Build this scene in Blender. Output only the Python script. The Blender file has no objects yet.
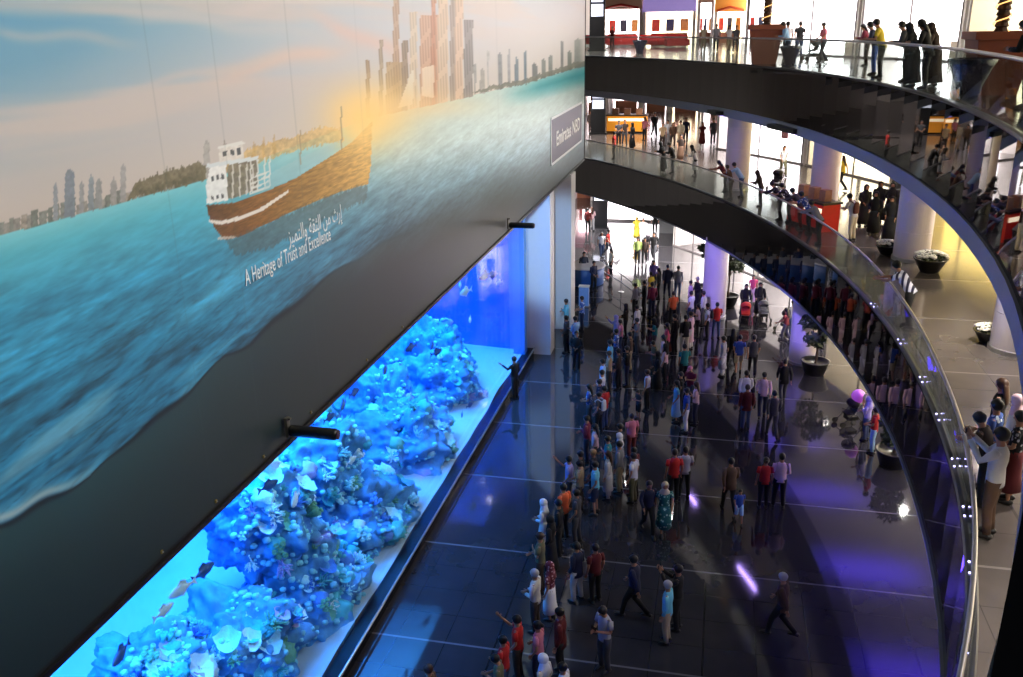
import bpy, bmesh, math, random
import numpy as np
from mathutils import Vector, Matrix, noise as mnoise
random.seed(7)
C = bpy.context.scene.collection
SC = bpy.context.scene
# ------------------------------------------------------------------ camera
CXP, CYP, FPX, HC = 511.5, 338.5, 890.0, 13.8      # principal point, focal length in pixels, eye height
RW = np.array([[0.97457, 0.05615, -0.21695], [0.22188, -0.32531, 0.91921], [0, 0, 0]])
_w = np.array([726 - CXP, 24 - CYP, FPX]); _w /= np.linalg.norm(_w)
_yn = -((560 - CXP) * (726 - CXP) + FPX * FPX) / (24 - CYP)
_n = np.array([560 - CXP, _yn, FPX]); _n /= np.linalg.norm(_n)
RW = np.array([np.cross(_w, -_n), _w, -_n])
cam = bpy.data.cameras.new('camera'); camo = bpy.data.objects.new('camera', cam); C.objects.link(camo)
cam.sensor_width = 36.0; cam.lens = FPX * 36.0 / 1023.0; cam.clip_end = 400
M4 = Matrix.Identity(4)
for i in range(3):
    M4[i][0] = RW[i][0]; M4[i][1] = -RW[i][1]; M4[i][2] = -RW[i][2]
M4[2][3] = HC
camo.matrix_world = M4
SC.camera = camo
# ------------------------------------------------------------------ world, view, lights
def lin(r, g, b):
    f = lambda v: (v / 255.0 / 12.92) if v <= 10 else ((v / 255.0 + 0.055) / 1.055) ** 2.4
    return (f(r), f(g), f(b))
SC.view_settings.view_transform = 'Standard'; SC.view_settings.look = 'None'
SC.view_settings.gamma = 1.0; SC.view_settings.use_curve_mapping = False
SC.view_settings.exposure = 0.0
wd = bpy.data.worlds.new('hall_air'); SC.world = wd; wd.use_nodes = True
wd.node_tree.nodes['Background'].inputs[0].default_value = (0.55, 0.6, 0.75, 1)
wd.node_tree.nodes['Background'].inputs[1].default_value = 0.05
def area(name, loc, target, sx, sy, watts, col=(1, 1, 1), spread=math.pi):
    l = bpy.data.lights.new(name, 'AREA'); l.shape = 'RECTANGLE'; l.size = sx; l.size_y = sy
    l.energy = watts; l.color = col; l.spread = spread
    o = bpy.data.objects.new(name, l); C.objects.link(o); o.location = loc
    o.rotation_euler = (Vector(target) - Vector(loc)).to_track_quat('-Z', 'Y').to_euler()
    return o
def spot(name, loc, target, watts, col, ang, blend=0.6, rad=0.15):
    l = bpy.data.lights.new(name, 'SPOT'); l.energy = watts; l.color = col; l.spot_size = math.radians(ang)
    l.spot_blend = blend; l.shadow_soft_size = rad
    o = bpy.data.objects.new(name, l); C.objects.link(o); o.location = loc
    o.rotation_euler = (Vector(target) - Vector(loc)).to_track_quat('-Z', 'Y').to_euler()
    return o
# fill light added to brighten the mural, aimed clear of the floor
area('mural_fill_light', (8, 18, 20.5), (-6.6, 18, 10.8), 54, 3, 2450, (1.0, 0.97, 0.93), 1.6)
# violet effect spots on the two hall columns and along the gallery edge
spot('violet_spot', (-4.5, 27, 11), (0.2, 43.5, 2), 16000, (0.26, 0.2, 1.0), 14)
spot('violet_spot.001', (-1.0, 24, 11), (4.2, 38, 2), 16000, (0.26, 0.2, 1.0), 12)
spot('violet_spot.002', (-5.5, 14, 4.5), (4.6, 17, 4.9), 2500, (0.12, 0.05, 1.0), 22)
spot('tank_spill_spot', (-4.8, 25, 9.5), (-7.0, 38.5, 4.2), 6500, (0.30, 0.55, 1.0), 24)  # added spot standing in for the tank's blue light on the end pillars
# ceiling lights of the three galleries (under the slabs)
def arc(theta, R, k=0.006):
    y = 21 + R * math.sin(theta); x = -47.3 + R * math.cos(theta)
    y0 = 21 + 52 * math.sin(theta)
    if y0 < 16: x -= k * (16 - y0) ** 2
    return x, y
for zt, R0, watts in ((3.7, 56.0, 900), (9.6, 57.0, 900), (16.6, 57.5, 800)):
    for th in (-0.12, 0.06, 0.2, 0.34, 0.48, 0.62, 0.76):
        x, y = arc(th, R0)
        spot('gallery_downlight', (x, y, zt), (x, y, 0), watts, (1.0, 0.95, 0.88), 140, 0.8, 0.12)
for th, R0 in ((-0.27, 54.6), (-0.2, 53.8), (-0.09, 54.2), (0.02, 54.0)):
    x, y = arc(th, R0); spot('gallery_downlight', (x, y, 9.6), (x, y, 0), 900, (1.0, 0.93, 0.84), 120, 0.8, 0.12)
for zt in (3.7, 9.6, 16.6):
    for x, y in ((-10, 62), (-5, 56), (-1.5, 52), (-10, 66), (-4, 68), (-7, 78), (0, 76)):
        spot('court_downlight', (x, y, zt), (x, y, 0), (3000 if zt < 4 else 1200), (1.0, 0.96, 0.95), 140, 0.8, 0.12)
# violet cove lights washing the soffit under the middle gallery edge
for th in (-0.16, -0.06, 0.04, 0.14):
    x, y = arc(th, 53.6); area('violet_cove', (x, y, 3.25), (x, y, 6), 3.4, 1.2, 140, (0.07, 0.03, 1.0))
for th in (0.24, 0.33):
    x, y = arc(th, 53.6); area('violet_cove', (x, y, 3.25), (x, y, 6), 3.4, 1.2, 80, (0.07, 0.03, 1.0))  # two further coves added to tint the mid floor violet
# lamps over the water of the tank
for y in (9, 18, 27, 33.5):
    area('tank_lamp', (-11.6, y, 8.9), (-11.2, y, 0), 5.5, 6.0, 2200, (0.08, 0.42, 1.0), 1.9)
# ------------------------------------------------------------------ pixel helpers (reading measures off the photograph)
def ray(px, py): return RW @ np.array([px - CXP, py - CYP, FPX])
def at(px, py, z):
    d = ray(px, py); p = d * ((z - HC) / d[2]); return Vector((p[0], p[1], z))
def on_x(px, py, X):
    d = ray(px, py); p = d * (X / d[0]); return Vector((X, p[1], p[2] + HC))
def on_y(px, py, Y):
    d = ray(px, py); p = d * (Y / d[1]); return Vector((p[0], Y, p[2] + HC))
# ------------------------------------------------------------------ materials
MATS = {}
def mat(name, col, rough=0.6, metal=0.0, spec=0.5, emit=None, estr=0.0, var=0.12, scale=6.0, coat=0.0, bump=0.0):
    if name in MATS: return MATS[name]
    m = bpy.data.materials.new(name); m.use_nodes = True; nt = m.node_tree; N = nt.nodes; L = nt.links
    b = N['Principled BSDF']
    b.inputs['Roughness'].default_value = rough; b.inputs['Metallic'].default_value = metal
    b.inputs['Specular IOR Level'].default_value = spec; b.inputs['Coat Weight'].default_value = coat
    b.inputs['Coat Roughness'].default_value = 0.08
    tc = N.new('ShaderNodeTexCoord'); nz = N.new('ShaderNodeTexNoise'); nz.inputs['Scale'].default_value = scale
    nz.inputs['Detail'].default_value = 3
    L.new(tc.outputs['Object'], nz.inputs['Vector'])
    rp = N.new('ShaderNodeMapRange'); rp.inputs['To Min'].default_value = 1 - var; rp.inputs['To Max'].default_value = 1 + var
    L.new(nz.outputs['Fac'], rp.inputs['Value'])
    mx = N.new('ShaderNodeMix'); mx.data_type = 'RGBA'; mx.blend_type = 'MULTIPLY'; mx.inputs['Factor'].default_value = 1
    mx.inputs['A'].default_value = (*col, 1)
    L.new(rp.outputs['Result'], mx.inputs['B']); L.new(mx.outputs['Result'], b.inputs['Base Color'])
    if bump:
        bp = N.new('ShaderNodeBump'); bp.inputs['Strength'].default_value = bump; bp.inputs['Distance'].default_value = 0.05
        L.new(nz.outputs['Fac'], bp.inputs['Height']); L.new(bp.outputs['Normal'], b.inputs['Normal'])
    if emit is not None:
        b.inputs['Emission Color'].default_value = (*emit, 1); b.inputs['Emission Strength'].default_value = estr
    MATS[name] = m
    return m
def glass(name, tint, refl=0.06, rough=0.02):
    m = bpy.data.materials.new(name); m.use_nodes = True; nt = m.node_tree; N = nt.nodes; L = nt.links
    N.remove(N['Principled BSDF']); out = N['Material Output']
    t = N.new('ShaderNodeBsdfTransparent'); t.inputs[0].default_value = (*tint, 1)
    g = N.new('ShaderNodeBsdfGlossy'); g.inputs['Roughness'].default_value = rough
    fr = N.new('ShaderNodeLayerWeight'); fr.inputs['Blend'].default_value = 0.5
    pw = N.new('ShaderNodeMath'); pw.operation = 'POWER'; pw.inputs[1].default_value = 4.0; L.new(fr.outputs['Facing'], pw.inputs[0])
    ad = N.new('ShaderNodeMath'); ad.operation = 'MULTIPLY_ADD'; ad.inputs[1].default_value = 0.45; ad.inputs[2].default_value = refl
    L.new(pw.outputs[0], ad.inputs[0])
    mx = N.new('ShaderNodeMixShader'); L.new(ad.outputs[0], mx.inputs[0]); L.new(t.outputs[0], mx.inputs[1]); L.new(g.outputs[0], mx.inputs[2])
    L.new(mx.outputs[0], out.inputs['Surface'])
    MATS[name] = m
    return m
def grid_floor(name, base, joint, strip, rough):
    """polished dark stone: pale strips across the hall every 4.15 m, fine joints, soft mottling"""
    m = bpy.data.materials.new(name); m.use_nodes = True; nt = m.node_tree; N = nt.nodes; L = nt.links
    b = N['Principled BSDF']; geo = N.new('ShaderNodeNewGeometry'); sp = N.new('ShaderNodeSeparateXYZ'); L.new(geo.outputs['Position'], sp.inputs[0])
    def band(src, period, off, width):
        a = N.new('ShaderNodeMath'); a.operation = 'ADD'; a.inputs[1].default_value = 400 * period - off + width / 2; L.new(src, a.inputs[0])
        w = N.new('ShaderNodeMath'); w.operation = 'MODULO'; w.inputs[1].default_value = period; L.new(a.outputs[0], w.inputs[0])
        l = N.new('ShaderNodeMath'); l.operation = 'LESS_THAN'; l.inputs[1].default_value = width; L.new(w.outputs[0], l.inputs[0])
        return l.outputs[0]
    nz = N.new('ShaderNodeTexNoise'); nz.inputs['Scale'].default_value = 1.3; nz.inputs['Detail'].default_value = 5; L.new(geo.outputs['Position'], nz.inputs['Vector'])
    cr = N.new('ShaderNodeMapRange'); cr.inputs['To Min'].default_value = 0.75; cr.inputs['To Max'].default_value = 1.25; L.new(nz.outputs['Fac'], cr.inputs['Value'])
    c0 = N.new('ShaderNodeMix'); c0.data_type = 'RGBA'; c0.blend_type = 'MULTIPLY'; c0.inputs['Factor'].default_value = 1; c0.inputs['A'].default_value = (*base, 1)
    L.new(cr.outputs['Result'], c0.inputs['B'])
    prev = c0.outputs['Result']
    for src, per, off, wid, col in ((sp.outputs[0], 1.2, 0.3, 0.018, joint), (sp.outputs[1], 4.15 / 4, 0.2, 0.018, joint), (sp.outputs[0], 4.8, 0.3, 0.05, joint), (sp.outputs[1], 4.15, 0.2, 0.06, strip)):
        f = band(src, per, off, wid)
        mx = N.new('ShaderNodeMix'); mx.data_type = 'RGBA'; L.new(f, mx.inputs['Factor']); L.new(prev, mx.inputs['A']); mx.inputs['B'].default_value = (*col, 1); prev = mx.outputs['Result']
    L.new(prev, b.inputs['Base Color'])
    rr = N.new('ShaderNodeMapRange'); rr.inputs['To Min'].default_value = rough * 0.8; rr.inputs['To Max'].default_value = rough * 1.3; L.new(nz.outputs['Fac'], rr.inputs['Value']); L.new(rr.outputs['Result'], b.inputs['Roughness'])
    b.inputs['IOR'].default_value = 1.6
    MATS[name] = m
    return m
# ------------------------------------------------------------------ mesh helpers
def box(bm, c, s, rz=0.0, M=None):
    vs = []
    ca, sa = math.cos(rz), math.sin(rz)
    for dx in (-.5, .5):
        for dy in (-.5, .5):
            for dz in (-.5, .5):
                x, y, z = dx * s[0], dy * s[1], dz * s[2]
                v = Vector((c[0] + x * ca - y * sa, c[1] + x * sa + y * ca, c[2] + z))
                vs.append(bm.verts.new(M @ v if M else v))
    for f in ((0, 1, 3, 2), (4, 6, 7, 5), (0, 4, 5, 1), (2, 3, 7, 6), (0, 2, 6, 4), (1, 5, 7, 3)):
        bm.faces.new([vs[i] for i in f])
def tube(bm, pts, rad, seg=10, ref=(1, 0, 0), cap=True, closed=False):
    """sweep ellipses along pts; rad entries are r or (r along ref, r across)"""
    pts = [Vector(p) for p in pts]; n = len(pts); rings = []
    if not isinstance(rad, (list, tuple)): rad = [rad] * n
    ref = Vector(ref)
    for i, p in enumerate(pts):
        t = (pts[min(i + 1, n - 1)] - pts[max(i - 1, 0)])
        if closed: t = pts[(i + 1) % n] - pts[i - 1]
        if t.length < 1e-7: t = Vector((0, 0, 1))
        t.normalize()
        a = ref - t * ref.dot(t)
        if a.length < 0.05: a = Vector((0, 1, 0)) - t * t.y
        if a.length < 0.05: a = Vector((0, 0, 1)) - t * t.z
        a.normalize(); b = t.cross(a)
        r = rad[i]; ra, rb = (r if isinstance(r, (tuple, list)) else (r, r))
        rings.append([bm.verts.new(p + a * (ra * math.cos(2 * math.pi * k / seg)) + b * (rb * math.sin(2 * math.pi * k / seg))) for k in range(seg)])
    m = n if closed else n - 1
    for i in range(m):
        A, B = rings[i], rings[(i + 1) % n]
        for k in range(seg):
            bm.faces.new((A[k], A[(k + 1) % seg], B[(k + 1) % seg], B[k]))
    if cap and not closed:
        bm.faces.new(rings[0][::-1]); bm.faces.new(rings[-1])
def lathe(bm, prof, seg=24, c=(0, 0, 0), cap=True):
    rings = [[bm.verts.new((c[0] + r * math.cos(2 * math.pi * k / seg), c[1] + r * math.sin(2 * math.pi * k / seg), c[2] + z)) for k in range(seg)] for r, z in prof]
    for A, B in zip(rings, rings[1:]):
        for k in range(seg): bm.faces.new((A[k], A[(k + 1) % seg], B[(k + 1) % seg], B[k]))
    if cap:
        bm.faces.new(rings[0][::-1]); bm.faces.new(rings[-1])
def ball(bm, c, r, sub=2, sc=(1, 1, 1), nz=0.0, freq=1.5, M=None):
    b2 = bmesh.new(); bmesh.ops.create_icosphere(b2, subdivisions=sub, radius=1.0)
    mp = {}
    for v in b2.verts:
        d = v.co.normalized(); k = 1 + (nz * mnoise.fractal(d * freq + Vector(c) * 3.1, 1.0, 2.0, 3) if nz else 0)
        p = Vector((c[0] + d.x * r * sc[0] * k, c[1] + d.y * r * sc[1] * k, c[2] + d.z * r * sc[2] * k))
        mp[v.index] = bm.verts.new(M @ p if M else p)
    b2.faces.ensure_lookup_table()
    for f in b2.faces: bm.faces.new([mp[v.index] for v in f.verts])
    b2.free()
def mesh_of(name, bm, smooth=False, bevel=0.0):
    bmesh.ops.remove_doubles(bm, verts=bm.verts, dist=1e-5)
    bmesh.ops.recalc_face_normals(bm, faces=bm.faces)
    me = bpy.data.meshes.new(name); bm.to_mesh(me); bm.free()
    if smooth:
        me.polygons.foreach_set('use_smooth', [True] * len(me.polygons))
    return me
def obj(name, bm, m, parent=None, smooth=False, loc=None, kind=None, label=None):
    me = bm if isinstance(bm, bpy.types.Mesh) else mesh_of(name, bm, smooth)
    o = bpy.data.objects.new(name, me); C.objects.link(o)
    if m is not None:
        if len(me.materials) == 0: me.materials.append(m)
        else:
            o.material_slots[0].link = 'OBJECT'; o.material_slots[0].material = m
    if parent is not None: o.parent = parent
    if loc is not None: o.location = loc
    if kind: o['kind'] = kind
    if label: o['label'] = label
    return o
def tag(o, label, cat, group=None):
    o['label'] = label; o['category'] = cat
    if group: o['group'] = group
    return o
def thing(name, label, cat, loc=(0, 0, 0), rz=0.0, group=None):
    o = bpy.data.objects.new(name, None); C.objects.link(o); o.empty_display_size = 0.2
    o.location = loc; o.rotation_euler = (0, 0, rz)
    return tag(o, label, cat, group)
def copy_tree(o, parent=None, mapping=None):
    c = o.copy(); C.objects.link(c)
    if parent is not None: c.parent = parent
    for ch in o.children: copy_tree(ch, c)
    return c
def dup(o, loc, rz, label=None, group=None, scale=None):
    c = copy_tree(o); c.location = loc; c.rotation_euler = (0, 0, rz)
    if scale: c.scale = (scale,) * 3
    if label: c['label'] = label
    if group: c['group'] = group
    return c
def struct(name, bm, m, smooth=False, parent=None):
    o = obj(name, bm, m, parent, smooth); o['kind'] = 'structure'
    return o
BM = bmesh.new
# ================================================================== the setting
Z1, Z2, Z3 = 6.1, 12.1, 17.0
FLOOR = grid_floor('polished_dark_stone', lin(52, 50, 53), lin(36, 35, 38), lin(110, 108, 112), 0.055)
FLOORB = grid_floor('polished_grey_stone', lin(92, 84, 80), lin(70, 64, 62), lin(130, 122, 116), 0.13)
WHITE = mat('warm_white_plaster', lin(225, 218, 212), 0.6, var=0.04)
CEIL = mat('ceiling_white', lin(215, 213, 210), 0.8, var=0.03)
BLACKGL = mat('black_mirror_glass', lin(8, 8, 10), 0.02, spec=0.5, var=0.05)
BLACKGL.node_tree.nodes['Principled BSDF'].inputs['IOR'].default_value = 1.5
RIM = mat('blue_grey_rim_paint', lin(122, 126, 140), 0.45, var=0.04)
STEEL = mat('brushed_steel', lin(190, 188, 190), 0.28, metal=0.9, var=0.06)
BLACK = mat('black_metal', lin(14, 14, 16), 0.4, var=0.1)
GLASS = glass('balustrade_glass', (0.86, 0.93, 0.91), 0.07)
bm = BM()
v = [bm.verts.new(p) for p in ((-7.75, -6, 0), (40, -6, 0), (40, 96, 0), (-24, 96, 0), (-24, 36.6, 0), (-7.75, 36.6, 0))]
bm.faces.new(v)
r = bmesh.ops.extrude_face_region(bm, geom=bm.faces[:]); bmesh.ops.translate(bm, verts=[e for e in r['geom'] if isinstance(e, bmesh.types.BMVert)], vec=(0, 0, -0.3))
struct('floor', bm, FLOOR)
THS = [-0.40 + i * 0.0245 for i in range(53)]
THS2 = [-0.335 + i * 0.0245 for i in range(50)]
def ring_slab(r0, r1, z0, z1, ths, k=0.006):
    bm = BM(); cols = []
    for th in ths:
        a = arc(th, r0, k); b = arc(th, r1, k)
        cols.append([bm.verts.new((*a, z0)), bm.verts.new((*b, z0)), bm.verts.new((*b, z1)), bm.verts.new((*a, z1))])
    for A, B in zip(cols, cols[1:]):
        for k in range(4): bm.faces.new((A[k], A[(k + 1) % 4], B[(k + 1) % 4], B[k]))
    bm.faces.new(cols[0][::-1]); bm.faces.new(cols[-1])
    return bm
for fl, (zt, zb, gnd) in enumerate(((Z1, 3.9, 0), (Z2, 9.85, 1))):
    THX = (THS, THS2)[fl]
    nm = ('first', 'second')[fl]
    struct('floor', ring_slab(52.02 + .06 * fl, 66, zt - 0.25, zt, THX, (0.006, 0.003)[fl]), FLOORB)
    struct('ceiling', ring_slab(52.45, 66, zb + 0.25, zb + 0.4, THX, (0.006, 0.003)[fl]), CEIL)
    # court beyond the gallery: slab and its soffit
    bm = BM(); box(bm, (-6, 84.5, zt - 0.13), (40, 37, 0.24)); struct('floor', bm, FLOORB)
    bm = BM(); box(bm, (-6, 84.5, zb + 0.32), (40, 37, 0.14)); struct('ceiling', bm, CEIL)
    # edge: black mirror glass panels over a blue-grey rim
    struct('trim_%d' % (1 + fl), ring_slab(51.98 + .06 * fl, 52.45, zb + (0.05, 0.36)[fl], zt - 0.02, THX, (0.006, 0.003)[fl]), BLACKGL)
    struct('trim_%d' % (3 + fl), ring_slab(51.93 + .06 * fl, 52.45, zb, zb + (0.05, 0.36)[fl], THX, (0.006, 0.003)[fl]), RIM)
struct('ceiling', ring_slab(54, 67, 17.0, 17.3, THS2, 0.003), CEIL)
bm = BM(); box(bm, (-6, 84.5, 17.2), (40, 37, 0.24)); struct('ceiling', bm, CEIL)
bm = BM(); box(bm, (5, 40, 26.2), (60, 110, 0.3)); struct('ceiling', bm, mat('atrium_ceiling', lin(120, 120, 125), 0.8))
# --- balustrades: glass leaves in a steel shoe under a tubular handrail, pairs of small led lights on the shoe
def toff(th): return min(max(-.1 + (th + .05) * .9, -.1), .1)
def balustrade(z, label, t0, t1, step, leds, kk):
    def arc(th, R): return globals()['arc'](th, R, kk)
    t = thing('glass_balustrade', label, 'railing', (*arc(0, 52.1), z))
    base = Vector((*arc(0, 52.1), z))
    n = int((t1 - t0) / step)
    ths = [t0 + i * step for i in range(n + 1)]
    for a, b in zip(ths, ths[1:]):
        bm = BM(); g = step * 0.012
        p, q = Vector((*arc(a + g, 52.1), 0)), Vector((*arc(b - g, 52.1), 0))
        d = (q - p).normalized(); nn = Vector((d.y, -d.x, 0)) * 0.008
        off = -Vector((base.x, base.y, 0))
        p2, q2 = Vector((*arc(a + g, 52.05 + toff(a)), 0)), Vector((*arc(b - g, 52.05 + toff(b)), 0))
        vs = [bm.verts.new(s + w + off + Vector((0, 0, h))) for h, p_, q_ in ((0.06, p, q), (1.08, p2, q2)) for s, w in ((p_, nn), (q_, nn), (q_, -nn), (p_, -nn))]
        for f in ((0, 1, 2, 3), (7, 6, 5, 4), (0, 4, 5, 1), (1, 5, 6, 2), (2, 6, 7, 3), (3, 7, 4, 0)): bm.faces.new([vs[i] for i in f])
        obj('glass_panel', bm, GLASS, t)
    fine = [t0 + (t1 - t0) * i / 110 for i in range(111)]
    bm = BM(); tube(bm, [Vector((*arc(a, 52.05 + toff(a)), z + 1.12)) - base for a in fine], (0.036), 10, (0, 0, 1))
    obj('handrail', bm, STEEL, t, True)
    bm = BM(); tube(bm, [Vector((*arc(a, 52.06), z + 0.035)) - base for a in fine], [(0.045, 0.09)] * len(fine), 8, (0, 0, 1))
    obj('base_channel', bm, mat('shoe_dark_steel', lin(84, 84, 92), 0.3, metal=.8), t, False)
    LED = mat('violet_white_led', (0.6, 0.5, 1), 0.4, emit=(0.5, 0.45, 1.0), estr=9)
    for a in leds:
        for da in (0, 0.006):
            x, y = arc(a + da, 52.03); p = Vector((x, y, z + 0.08)) - base
            bm = BM(); lathe(bm, [(0.016, 0), (0.018, 0.008), (0.010, 0.014)], 8, p); obj('led_light', bm, LED, t)
    return t
balustrade(Z1, 'clear glass balustrade with silver handrail curving along the middle gallery edge', -0.385, 0.86, 0.0385, (-0.205, -0.168, -0.135, -0.10, -0.06, -0.02, 0.03, 0.09), 0.006)
balustrade(Z2, 'clear glass balustrade with silver handrail curving along the top gallery edge', -0.24, 0.86, 0.0385, (), 0.003)
# --- walls: mural wall core above the tank, tank end pillars
WALLD = mat('dark_wall_paint', lin(46, 52, 56), 0.6)
bm = BM(); box(bm, (-8.2, 19.5, 16.8), (2.6, 51, 18.4)); struct('wall_left', bm, WALLD)
WP = mat('pillar_white_paint', lin(224, 220, 214), 0.5, var=0.03)
bm = BM(); box(bm, (-7.95, 37.15, 3.71), (2.3, 1.0, 7.42)); struct('wall_end', bm, WP)
bm = BM(); box(bm, (-8.4, 40.9, 3.71), (3.85, 1.2, 7.42)); struct('wall_end', bm, WP)
bm = BM(); box(bm, (-15.5, 41.2, 8), (13, 0.6, 16)); struct('wall_end', bm, WP)
bm = BM(); box(bm, (-16, 96.2, 9), (60, 0.4, 18)); struct('wall_back', bm, WHITE)
bm = BM(); box(bm, (-24.2, 68, 9), (0.4, 56, 18)); struct('wall_side', bm, WHITE)
# outer gallery walls behind the shops
for zb, zt, R in ((0, 4.1, 62), (Z1, 10.0, 65.6), (Z2, 17.0, 65.6)):
    ths = [-0.40 + i * 0.04 for i in range(24)]
    struct('wall_gallery', ring_slab(R, R + 0.3, zb, zt, ths), WHITE)
# --- round columns
def column(x, y, z0, z1, label):
    t = thing('round_column', label, 'column', (x, y, z0))
    bm = BM(); h = z1 - z0; n = 4
    for k in range(n):
        lathe(bm, [(0.575, h * k / n + 0.006), (0.585, h * k / n + 0.012), (0.585, h * (k + 1) / n - 0.012), (0.575, h * (k + 1) / n - 0.006)], 40)
    lathe(bm, [(0.57, 0), (0.57, h)], 40)
    obj('shaft', bm, mat('column_panel', lin(212, 200, 200), 0.35, var=0.03), t, False)
    bm = BM(); lathe(bm, [(0.62, 0), (0.62, 0.11), (0.59, 0.12)], 40); obj('base_ring', bm, STEEL, t)
    return t
for (px, py, z, zt, lb) in ((712, 320, 0, 4.1, 'white round column in the lower hall beside the tall tree, tinted violet'),
                            (802, 366, 0, 4.1, 'white round column in the lower hall beside the short bushy tree'),
                            (735, 191, Z1, 10.1, 'farthest white round column on the middle gallery'),
                            (822, 216, Z1, 10.1, 'white round column on the middle gallery beside the backpack man'),
                            (912, 263, Z1, 10.1, 'white round column on the middle gallery standing over white flowers'),
                            (1006, 357, Z1, 10.1, 'nearest white round column on the middle gallery, at the photo\'s right edge')):
    p = at(px, py, z); column(p.x + (0.35 if px > 1000 else 0.05), p.y + 0.55, z, zt, lb)
# ================================================================== the mural
XB = -6.6
def vnoise(u, v, seed=0):
    u = np.asarray(u); v = np.asarray(v)
    iu, iv = np.floor(u).astype(np.int64), np.floor(v).astype(np.int64); fu, fv = u - iu, v - iv
    fu = fu * fu * (3 - 2 * fu); fv = fv * fv * (3 - 2 * fv)
    def h(a, b):
        n = (a * 374761393 + b * 668265263 + seed * 974634777) & 0x7fffffff
        n = ((n ^ (n >> 13)) * 1274126177) & 0x7fffffff
        return ((n ^ (n >> 16)) & 0xffff) / 65535.0
    return (h(iu, iv) * (1 - fu) + h(iu + 1, iv) * fu) * (1 - fv) + (h(iu, iv + 1) * (1 - fu) + h(iu + 1, iv + 1) * fu) * fv
def fbm(u, v, o=4, seed=0):
    s = 0; a = 0.5; t = 0
    for k in range(o): s = s + a * vnoise(u * 2 ** k, v * 2 ** k, seed + k); t += a; a *= 0.5
    return s / t
def make_mural():
    # the print is drawn in its own plane: Y along the wall, Z up; outlines were measured on the photograph
    ys = np.array([on_x(px, 300, XB).y for px in np.concatenate([np.arange(-620, -60, 3.0), np.arange(-60, 578, 1.25)])]); ys = ys[ys < 44.9]; ys = np.append(ys, 45.0)
    zs = np.concatenate([np.arange(7.5, 14.6, 0.0165), np.arange(14.6, 20.0, 0.12)])
    Y, Z = np.meshgrid(ys, zs); n = Y.size; Yf, Zf = Y.ravel(), Z.ravel()
    P = np.stack([np.full(n, XB), Yf, Zf - HC], 0); cc = RW.T @ P
    X, Yp = CXP + FPX * cc[0] / cc[2], CYP + FPX * cc[1] / cc[2]       # where each print dot was measured
    S = lambda *c: np.array(c, float)
    def ramp(t, stops):
        ts = [s[0] for s in stops]; return np.stack([np.interp(t, ts, [s[1][k] for s in stops]) for k in range(3)], -1)
    def mixc(a, b, f): f = np.clip(f, 0, 1)[:, None]; return a * (1 - f) + np.asarray(b, float) * f
    HZ = np.interp(X, [-700, -60, 0, 209, 370, 523, 590], [434, 252, 235, 178, 118, 84, 64])
    v = Yp - HZ
    # sky
    t = -v
    skyL = ramp(t, [(0, (206, 192, 182)), (50, (196, 190, 186)), (110, (160, 180, 192)), (165, (112, 166, 194)), (240, (84, 158, 196))])
    skyR = ramp(t, [(0, (222, 210, 198)), (60, (205, 202, 204)), (120, (190, 200, 208)), (220, (160, 185, 200))])
    sky = skyL + (skyR - skyL) * np.clip((X - 60) / 330, 0, 1)[:, None]
    cl = fbm(Yf * 0.10 + Zf * 0.3, Zf * 1.9 + Yf * 0.02, 4, 3)
    sky = mixc(sky, (216, 198, 188), np.clip((cl - 0.52) * 4.2, 0, 0.75) * np.clip((t - 25) / 60, 0, 1))
    for (x0, y0, x1, y1, w, col, s) in ((225, 72, 330, 50, 9, (226, 196, 180), .8), (120, 90, 260, 62, 5, (206, 196, 190), .6), (0, 32, 110, 40, 6, (176, 186, 190), .6), (140, 12, 330, 38, 8, (198, 198, 198), .6), (330, 22, 400, 55, 9, (226, 190, 176), .7), (240, 8, 340, -10, 9, (214, 200, 196), .6)):
        yy = y0 + (y1 - y0) * (X - x0) / (x1 - x0); g = np.exp(-((Yp - yy - 3 * np.sin(X * .06)) / w) ** 2) * np.clip((X - x0 + 30) / 40, 0, 1) * np.clip((x1 + 40 - X) / 50, 0, 1)
        sky = mixc(sky, col, g * s)
    # sea
    seaL = ramp(v, [(0, (118, 192, 200)), (25, (76, 170, 190)), (80, (46, 140, 176)), (170, (38, 118, 154)), (300, (34, 96, 128))])
    seaR = ramp(v, [(0, (186, 206, 200)), (40, (176, 198, 196)), (75, (120, 154, 168)), (120, (72, 112, 136)), (200, (52, 92, 116))])
    sea = seaL + (seaR - seaL) * np.clip((X - 200) / 200, 0, 1)[:, None]
    farteal = np.clip((X - 500) / 40, 0, 1) * np.clip(1 - np.abs(v - 8) / 14, 0, 1)
    sea = mixc(sea, (52, 152, 158), farteal)
    d = 12.03 - Zf
    w1 = fbm(Yf * 1.3 + d * 2.5, d * 9 + Yf * .25, 4, 11) - 0.5
    w2 = fbm(Yf * 0.45 + d * .8, d * 2.6 + Yf * .18, 4, 29) - 0.5
    amp = np.clip(v / 120, 0.12, 1)
    w3 = fbm(Yf * 5.2 + d * 9, d * 30 + Yf * .7, 3, 41) - 0.5
    w4 = np.abs(fbm(Yf * .9 + d * 2.2, d * 6.5 + Yf * .22, 3, 57) - 0.5)
    sea = sea * (1 + (w1 * 0.6 + w3 * .42 + w2 * 1.0 * np.clip((v - 60) / 140, 0, 1) - np.clip(.06 - w4, 0, 1) * 5.0 * np.clip((v - 50) / 160, 0, 1)) * amp)[:, None]
    crest = np.clip((w2 - 0.13) * 7, 0, 1) * np.clip((v - 90) / 120, 0, 1)
    sea = mixc(sea, (132, 172, 186), crest * .5)
    sky = sky * .93
    img = np.where((v > 0)[:, None], sea, sky)
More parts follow.
